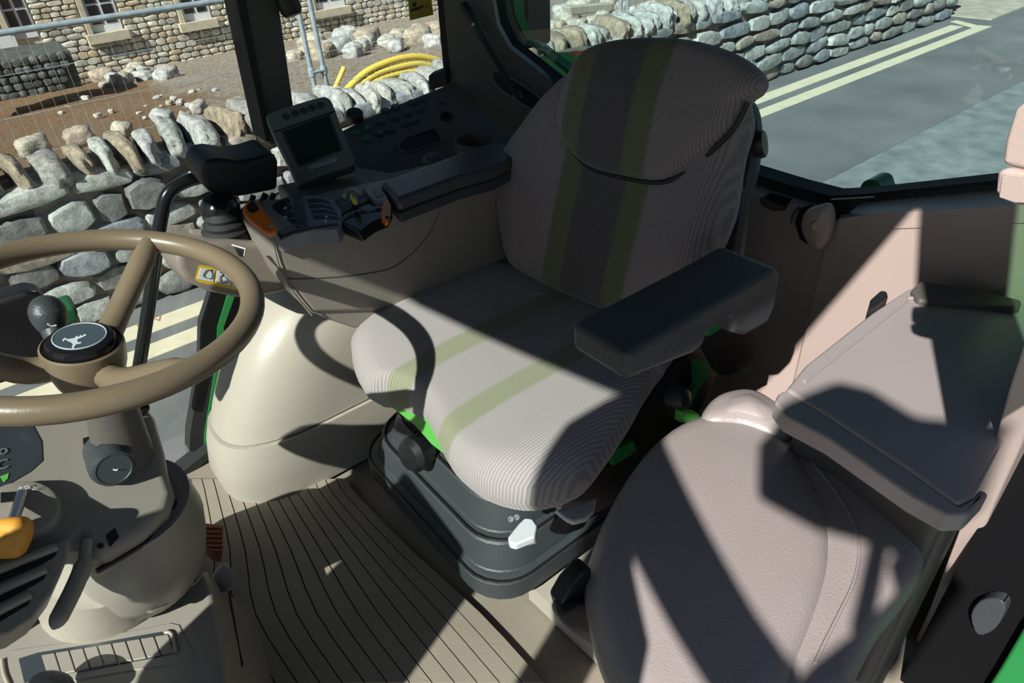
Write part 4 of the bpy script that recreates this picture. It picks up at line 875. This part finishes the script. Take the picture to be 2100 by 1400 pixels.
# ------------------------------------------------------------------ steering wheel
WC = V(.013, .908, -.428); wn = V(.1539, -.0934, .9837).normalized(); WR = .195
we1 = V(1, 0, 0)-wn*wn.x; we1.normalize(); we2 = wn.cross(we1).normalized()
sw_ = thing('steering_wheel', 'brown three-spoke steering wheel with a leaping deer on its hub', 'steering wheel', WC-wn*.16)
ring = [WC+(we1*math.cos(2*math.pi*k/72)+we2*math.sin(2*math.pi*k/72))*WR for k in range(72)]
tube('rim', ring, .0155, M['wheel'], sw_, 18, closed=True)
HB = PN(152, 702, WC-wn*.05, wn)
HB = PN(168, 705, WC-wn*.055, wn)
hc_ = PN(150, 704, HB, wn)
dirs = []
for px, py in ((305, 497), (395, 765)):
    q = PN(px, py, WC, wn)-WC; q.normalize(); dirs.append(q)
q = -(dirs[0]+dirs[1]); q = q-wn*q.dot(wn); q.normalize(); dirs.append(q)
hub = lathe('hub', [(.030, -.075), (.040, -.055), (.047, -.03), (.049, -.006), (.0485, 0), (.046, .002), (.044, -.002), (.001, -.002)], HB, wn, M['wheel'], sw_, 40)
for d_ in dirs:
    a = HB+d_*.035-wn*.028; b = HB+d_*.075-wn*.022; c = WC+d_*(WR-.03)-wn*.014; e = WC+d_*WR
    tube('spoke', cr([a, b, c, e], 5), [.0175]*6+[.0165]*5+[.0145]*5, M['wheel'], sw_, 14)
cap = lathe('hub_cap', [(.041, -.002), (.0415, .004), (.038, .010), (.033, .012), (.001, .012)], HB, wn, M['gloss'], sw_, 40)
lathe('emblem_disc', [(.0315, .012), (.0315, .0128), (.001, .0128)], HB, wn, M['emblem'], cap, 40)
tube('emblem_ring', [HB+wn*.0128+(we1*math.cos(2*math.pi*k/48)+we2*math.sin(2*math.pi*k/48))*.030 for k in range(48)], .0009, M['marking'], cap, 6, closed=True)
deer = [(735, 805), (738, 778), (765, 760), (800, 776), (880, 762), (898, 738), (935, 748), (948, 722), (965, 738), (1008, 712), (1024, 728), (985, 750), (945, 768), (915, 776), (918, 812), (960, 810), (965, 822), (930, 836), (905, 834), (882, 860), (868, 894), (850, 898), (848, 868), (860, 838), (835, 815), (800, 800), (768, 782), (752, 800)]
dp = [PN(x/5.833+2, 560+y/5.833+2, HB+wn*.0134, wn) for x, y in deer]
poly('leaping_deer', dp, M['leverwhite'], cap)
# stalk and the black housing beyond it
st_ = thing('indicator_stalk', 'black rounded stalk rising behind the steering wheel hub', 'stalk', PY(130, 720, .99))
tube('stalk_arm', cr([PY(140, 740, .95), PY(118, 690, .98), PY(108, 668, .99)], 4), [.016]*9, M['charcoal'], st_, 16)
sg = cr([PY(112, 676, .99), PY(103, 655, .995), PY(95, 632, 1.0), PY(89, 609, 1.0)], 5)
tube('stalk_grip', sg, [.0150, .0165, .0180, .0192, .0202, .0210, .0216, .0219, .0220, .0218, .0212, .0200, .0180, .0150, .0105, .003], M['charcoal'], st_, 20)
tube('white_band', cr([PY(*p, .972) for p in ((98, 664), (106, 668), (116, 667))], 3), .0012, M['white'], st_, 6)
tag(slab('corner_housing', [PY(x, y, 1.22) for x, y in [(-60, 640), (0, 615), (55, 597), (85, 602), (104, 632), (112, 690), (100, 760), (0, 790), (-60, 790)]], V(0, .05, 0), M['black'], bevel=.015), 'black housing at the front right corner behind the stalk', 'housing')
tag(slab('bonnet_lamp', [PY(x, y, 1.62) for x, y in [(122, 640), (152, 628), (162, 640), (160, 660), (128, 676)]], V(0, .08, 0), M['buttongreen'], bevel=.01), 'dark green lamp casing outside beyond the stalk', 'lamp')

# ------------------------------------------------------------------ steering column with instruments
col = thing('steering_column', 'grey beige steering column with instrument face, knob and air vents', 'steering column', PZ(300, 1210, -1.0))
D0 = PZ(230, 940, -.66); dn = V(.34, -.42, .84).normalized(); DP = (D0, dn)
def dpx(pts, d=0): return [PN(x, y, *DP)+dn*d for x, y in pts]
fo = [(-140, 830), (-40, 822), (80, 828), (200, 826), (292, 812), (322, 850), (342, 920), (350, 965), (364, 1010), (352, 1048), (300, 1092), (240, 1128), (204, 1148), (182, 1128), (160, 1106), (60, 1148), (-140, 1205)]
slab('instrument_head', dpx(fo), -dn*.075, M['dashgrey'], col, bevel=.02, bseg=5)
lathe('column_neck', [(.030, 0), (.032, -.04), (.036, -.09), (.04, -.14)], WC-wn*.12, wn, M['trimdark'], col, 24)
ig = [(-60, 862), (0, 868), (64, 864), (86, 905), (88, 945), (62, 968), (0, 1004), (-60, 1030)]
face = slab('instrument_face', dpx(ig, .001), -dn*.004, M['clusterglass'], col, bevel=.001)
slab('green_triangle', dpx([(0, 978), (18, 971), (16, 982), (8, 990)], .0018), -dn*.001, M['brightgreen'], face)
for i, (x, y) in enumerate(((6, 925), (5, 955))): text('face_mark', ('o', '('), dpx([(x, y)], .002)[0], (.9, -.3, 0), (0, .6, .5), .02, M['dimprint'], face) if False else text('face_mark', 'oC'[i], dpx([(x, y)], .002)[0], dpx([(80, 915)])[0]-dpx([(0, 935)])[0], dpx([(0, 880)])[0]-dpx([(8, 960)])[0], .02, M['dimprint'], face)
# round push knob on a square base
slab('knob_base', cr(dpx([(170, 908), (178, 898), (240, 882), (258, 884), (268, 930), (262, 950), (200, 975), (184, 965)], .004), 3, True), -dn*.006, M['black'], col, bevel=.004)
ka = PN(212, 922, *DP); kb = ray(234, 962)*( (ray(212, 922).length and ka.dot(_f)) - .045)
kax = (kb-ka); kl = kax.length
knb = lathe('push_knob', [(.026, 0), (.027, kl*.35), (.0245, kl*.45), (.0285, kl*.55), (.029, kl*.85), (.026, kl*.97), (.022, kl), (.021, kl*.985), (.001, kl*.985)], ka, kax, M['charcoal'], col, 32)
text('knob_mark', '~', kb-kax*.012, _r, _u, .02, M['marking'], knb)
# red switch
slab('switch_well', dpx([(238, 830), (300, 814), (308, 838), (290, 856), (246, 860)], .004), -dn*.02, M['black'], col, bevel=.003)
slab('red_switch', dpx([(246, 822), (290, 813), (290, 840), (270, 846), (248, 847)], .016), -dn*.015, M['red'], col, bevel=.002)
# gear lever boss with amber knob
lathe('lever_boss', [(.044, -.01), (.043, .010), (.038, .018), (.03, .020), (.001, .020)], dpx([(42, 1056)])[0], dn, M['dashgrey'], col, 36)
bo = dpx([(45, 1048)], .0215)[0]
slab('boss_slot', dpx([(0, 1028), (30, 1026), (48, 1034), (46, 1042), (0, 1048)], .0225), -dn*.002, M['black'], col)
for i, (x, y) in enumerate(((40, 1020), (54, 1020), (68, 1022))): text('boss_mark', '+P<'[i], dpx([(x, y)], .0225)[0], dpx([(100, 1000)])[0]-dpx([(40, 1020)])[0], dn.cross(dpx([(100, 1000)])[0]-dpx([(40, 1020)])[0]), .011, M['white'], col)
gl = thing('gear_lever', 'amber knobbed lever with steel stem on the steering column', 'lever', dpx([(45, 1040)])[0])
g0 = dpx([(44, 1028)], .02)[0]; g1 = ray(26, 1072)*(g0.dot(_f)-.05)
tube('lever_stem', [g0, g1], .0065, M['steel'], gl, 12)
gk = [(-14, 1082), (-2, 1066), (22, 1060), (48, 1063), (58, 1084), (54, 1110), (46, 1132), (36, 1143), (0, 1144), (-20, 1142)]
gd = g0.dot(_f)-.055
gv = [ray(x, y)*gd for x, y in gk]
pillow('knob', gv, -_f, .014, .02, .012, .006, M['amber'], gl, 4)
# air vents
vp = [(-140, 1120), (0, 1182), (130, 1098), (142, 1104), (132, 1150), (108, 1205), (66, 1262), (20, 1292), (-40, 1310), (-140, 1330)]
vp = [(-120, 1150), (0, 1152), (60, 1135), (136, 1100), (146, 1108), (136, 1150), (108, 1212), (66, 1268), (20, 1298), (-40, 1312), (-120, 1312)]
vn = V(.36, -.50, .79).normalized(); vd = PN(60, 1150, *DP)+dn*.016; VPn = (vd, vn)
def vpx(pts, d=0): return [PN(x, y, *VPn)+vn*d for x, y in pts]
vent = slab('vent_panel', vpx(vp), -vn*.06, M['dashgrey'], col, bevel=.008)
for (x0, y0, x1, y1) in ((-30, 1188, 116, 1130), (-30, 1232, 94, 1176), (-30, 1274, 62, 1228)):
    slab('vent_slot', vpx([(x0, y0), (x1-14, y1+5), (x1+2, y1), (x1-4, y1+12), (x1-28, y1+26), (x0, y0+19)], .0008), -vn*.004, M['black'], vent)
    a, b = vpx([(x0, y0-8), (x1-2, y1-8)], .002); tube('louvre', [a, b], .006, M['dashgrey'], vent, 10)
tube('column_handle', cr(vpx([(182, 1098), (174, 1150), (156, 1196), (134, 1240), (112, 1282)], -.014), 5), [.007]*5+[.0105]*13+[.009, .006, .002], M['dashgrey'], col, 14)
slab('square_socket', dpx([(216, 1098), (236, 1082), (244, 1102), (226, 1120)], .0006), -dn*.003, M['black'], col)
lathe('round_socket', [(.004, 0), (.004, .0008)], dpx([(206, 1119)])[0], dn, M['black'], col, 10)
tube('head_seam', cr(dpx([(366, 1004), (360, 1036), (326, 1076), (280, 1106), (240, 1130), (204, 1150)], -.03), 4), .004, M['black'], col, 8)
# lower column shroud
def ell(cx, cy, z, rx, ry, n=28): return [V(cx+rx*math.cos(2*math.pi*k/n), cy+ry*math.sin(2*math.pi*k/n), z) for k in range(n)]
rings_ = []
for px, py, z, rx, ry in ((262, 1030, -.74, .085, .10), (282, 1078, -.80, .095, .11), (292, 1118, -.86, .096, .112), (298, 1148, -.92, .095, .108), (300, 1172, -.965, .090, .10)):
    c = PZ(px, py, z); rings_.append(ell(c.x, c.y, z, rx, ry))
loft('column_shroud', rings_, M['dashgrey'], col, sharp=70)
rings_ = []
for px, py, z, rx, ry in ((232, 1130, -.88, .10, .11), (232, 1160, -.94, .11, .12), (232, 1184, -.985, .118, .128)):
    c = PZ(px, py, z); rings_.append(ell(c.x, c.y, z, rx, ry))
loft('column_boot', rings_, M['beige'], col, sharp=70)
bb = PZ(322, 1222, -.915); ba = (V(.35, -.75, .35)).normalized()
bl = lathe('bolt_boss', [(.026, -.05), (.026, -.004), (.022, .003), (.001, .004)], bb, ba, M['dashgrey'], col, 24)
lathe('bolt', [(.0085, .004), (.0085, .0055), (.005, .0055), (.004, .003), (.001, .003)], bb, ba, M['black'], bl, 16)

# ------------------------------------------------------------------ front console with ribbed tray
fc = thing('front_console', 'grey beige floor console with a ribbed tray below the steering column', 'console', PZ(250, 1350, FL))
TZ = -.985
to = [(-160, 1330), (0, 1322), (100, 1258), (160, 1230), (230, 1225), (340, 1222), (398, 1190), (420, 1160), (436, 1200), (452, 1290), (468, 1420), (480, 1560), (-160, 1560)]
bod = [PZ(x, y, TZ) for x, y in to]
slab('console_top', bod, V(0, 0, -.05), M['dashgrey'], fc, bevel=.022, bseg=5)
low = []
for p in bod: low.append(V(p.x+(.035 if p.x > -.12 else 0), p.y, FL))
loft('console_side', [[p+V(0, 0, -.03) for p in bod], low], M['dashgrey'], fc, sharp=30)
sx = lambda x, y: PZ(x, y, -1.06)+V(0, 0, 0)
tube('seam', cr([sx(*p) for p in ((468, 1205), (478, 1260), (490, 1330), (496, 1366), (468, 1345))], 4), .0018, M['black'], fc, 6)
pillow('corner_cap', [sx(*p)+V(0, 0, .02) for p in ((446, 1190), (462, 1170), (480, 1185), (486, 1215), (470, 1225), (450, 1208))], (.7, -.3, .6), .008, .01, .006, .002, M['dashgrey'], fc)
def tpx(pts, d=0): return [PZ(x, y, TZ+d) for x, y in pts]
tray = slab('tray_surround', tpx([(2, 1345), (20, 1332), (180, 1310), (350, 1276), (368, 1280), (400, 1345), (392, 1356), (250, 1378), (60, 1410), (10, 1410)], .002), V(0, 0, -.004), M['dashgrey'], fc, bevel=.002)
slab('tray_well', tpx([(38, 1350), (76, 1338), (200, 1318), (330, 1295), (346, 1298), (362, 1338), (300, 1352), (120, 1384), (50, 1400)], .0026), V(0, 0, -.003), M['clusterglass'], tray)
for i in range(9):
    f0, f1 = i/9, (i+.93)/9
    def tp(f, top): return (84+(346-84)*f, (1342-(1342-1299)*f) if top else (1392-(1392-1336)*f-2)) if top else (98+(360-98)*f, 1386-(1386-1336)*f)
    slab('tray_rib', tpx([tp(f0, 1), tp(f1, 1), tp(f1, 0), tp(f0, 0)], .006), V(0, 0, -.004), M['dashgrey'], tray, bevel=.0015)
tube('tray_lip', cr(tpx([(338, 1296), (352, 1300), (361, 1336)], .005), 4), .003, M['beige'], tray, 8)
tube('tray_lip', cr(tpx([(4, 1352), (8, 1380), (18, 1405)], .004), 4), .003, M['beige'], tray, 8)
tag(pillow('pedal_pad', [PZ(x, y, -.93) for x, y in [(58, 1400), (80, 1380), (118, 1376), (150, 1392), (150, 1440), (60, 1440)]], (.2, -.3, .9), .012, .015, .012, .004, M['black']), 'black rounded pedal pad below the ribbed tray', 'pedal')
# brake pedal
pe = thing('brake_pedal', 'rust red ribbed pedal pad beside the steering column', 'pedal', PZ(435, 1100, -1.16))
slab('pad', [PZ(x, y, -1.10) for x, y in [(404, 1073), (418, 1071), (459, 1075), (457, 1134), (442, 1134), (404, 1102)]], V(-.01, 0, -.02), M['pedal'], pe, bevel=.003)
for i in range(6):
    y = 1081+i*9.5; x0 = 408+(max(0, y-1100))*.9
    tube('pad_rib', [PZ(x0, y, -1.098), PZ(456, y+1, -1.098)], .0028, M['pedal'], pe, 6)
tube('pedal_arm', [PZ(420, 1096, -1.125), PZ(400, 1110, -1.15)], .01, M['black'], pe, 8)
struct(slab('window_5', [V(-.56, .2, -.80), V(-.56, 1.56, -.80), V(-.47, 1.6, .42), V(-.47, .12, .42)], V(.006, 0, 0), M['glass']), 'clear windscreen')
# unseen blockers added to shade the cab floor and the passenger seat
db = slab('floor_shade_block', [V(-.60, y, z) for y, z in [(.38, -.18), (.60, -.14), (.655, -.26), (.67, -.44), (.67, -.575), (.635, -.59), (.486, -.563), (.38, -.53)]], V(.07, 0, 0), M['dashgrey'], bevel=.02)  # added block, its outline follows the shadow edges on the floor
tag(db, 'grey beige block added unseen at the windscreen to shade the cab floor', 'shadow blocker')
gb = [(-.60, .36), (-.56, .268), (-.54, .188), (-.484, .108), (-.414, .018), (-.344, -.072), (-.294, -.20), (-.32, -.50)]  # outline of an added plate, shaped by the shadow on the passenger seat
struct(slab('shadow_plate', [V(x, .0, z) for x, z in gb]+[V(x-.15, .0, z) for x, z in gb[::-1]], V(0, .03, 0), M['trimdark'], bevel=.01), 'unseen plate added ahead of the left doorway to shade the passenger seat')
# unseen mirror-like shapes, added to cast a person's shadow on seat and lid
wm = thing('shadow_caster', 'black mirror-shaped shadow caster added unseen outside the front left pillar', 'shadow caster', (-.62, -.2, .25))
MX = -.62
slab('bracket', [V(MX, y, z) for y, z in [(.06, .44), (.008, .414), (-.097, .353), (-.198, .293), (-.26, .262), (-.262, .18), (-.194, .206), (-.111, .241), (-.029, .277), (.06, .31)]], V(-.03, 0, 0), M['black'], wm, bevel=.004)  # added bar, throws the diagonal shadow band of a raised arm
tube('upright', [V(MX-.015, -.315, .36), V(MX-.015, -.315, .52)], .012, M['black'], wm, 12)
mh = slab('upper_caster', [V(MX, y, z) for y, z in [(-.137, .541), (-.165, .462), (-.25, .468), (-.332, .50), (-.40, .50), (-.43, .61), (-.41, .75), (-.31, .69), (-.25, .70), (-.205, .685), (-.155, .61)]], V(-.05, 0, 0), M['black'], wm, bevel=.012)
slab('caster_face', [V(MX+.001, y, z) for y, z in [(-.16, .535), (-.18, .48), (-.25, .485), (-.385, .52), (-.41, .61), (-.395, .72), (-.31, .67), (-.25, .675), (-.21, .66), (-.17, .595)]], V(-.003, 0, 0), M['steel'], mh)
tube('stay', [V(MX-.015, -.25, .23), V(MX-.015, -.32, .24)], .012, M['black'], wm, 12)
slab('lower_caster', [V(MX, y, z) for y, z in [(-.335, .49), (-.356, .448), (-.323, .379), (-.268, .28), (-.30, .20), (-.44, .20), (-.46, .46), (-.40, .50)]], V(-.05, 0, 0), M['black'], wm, bevel=.012)
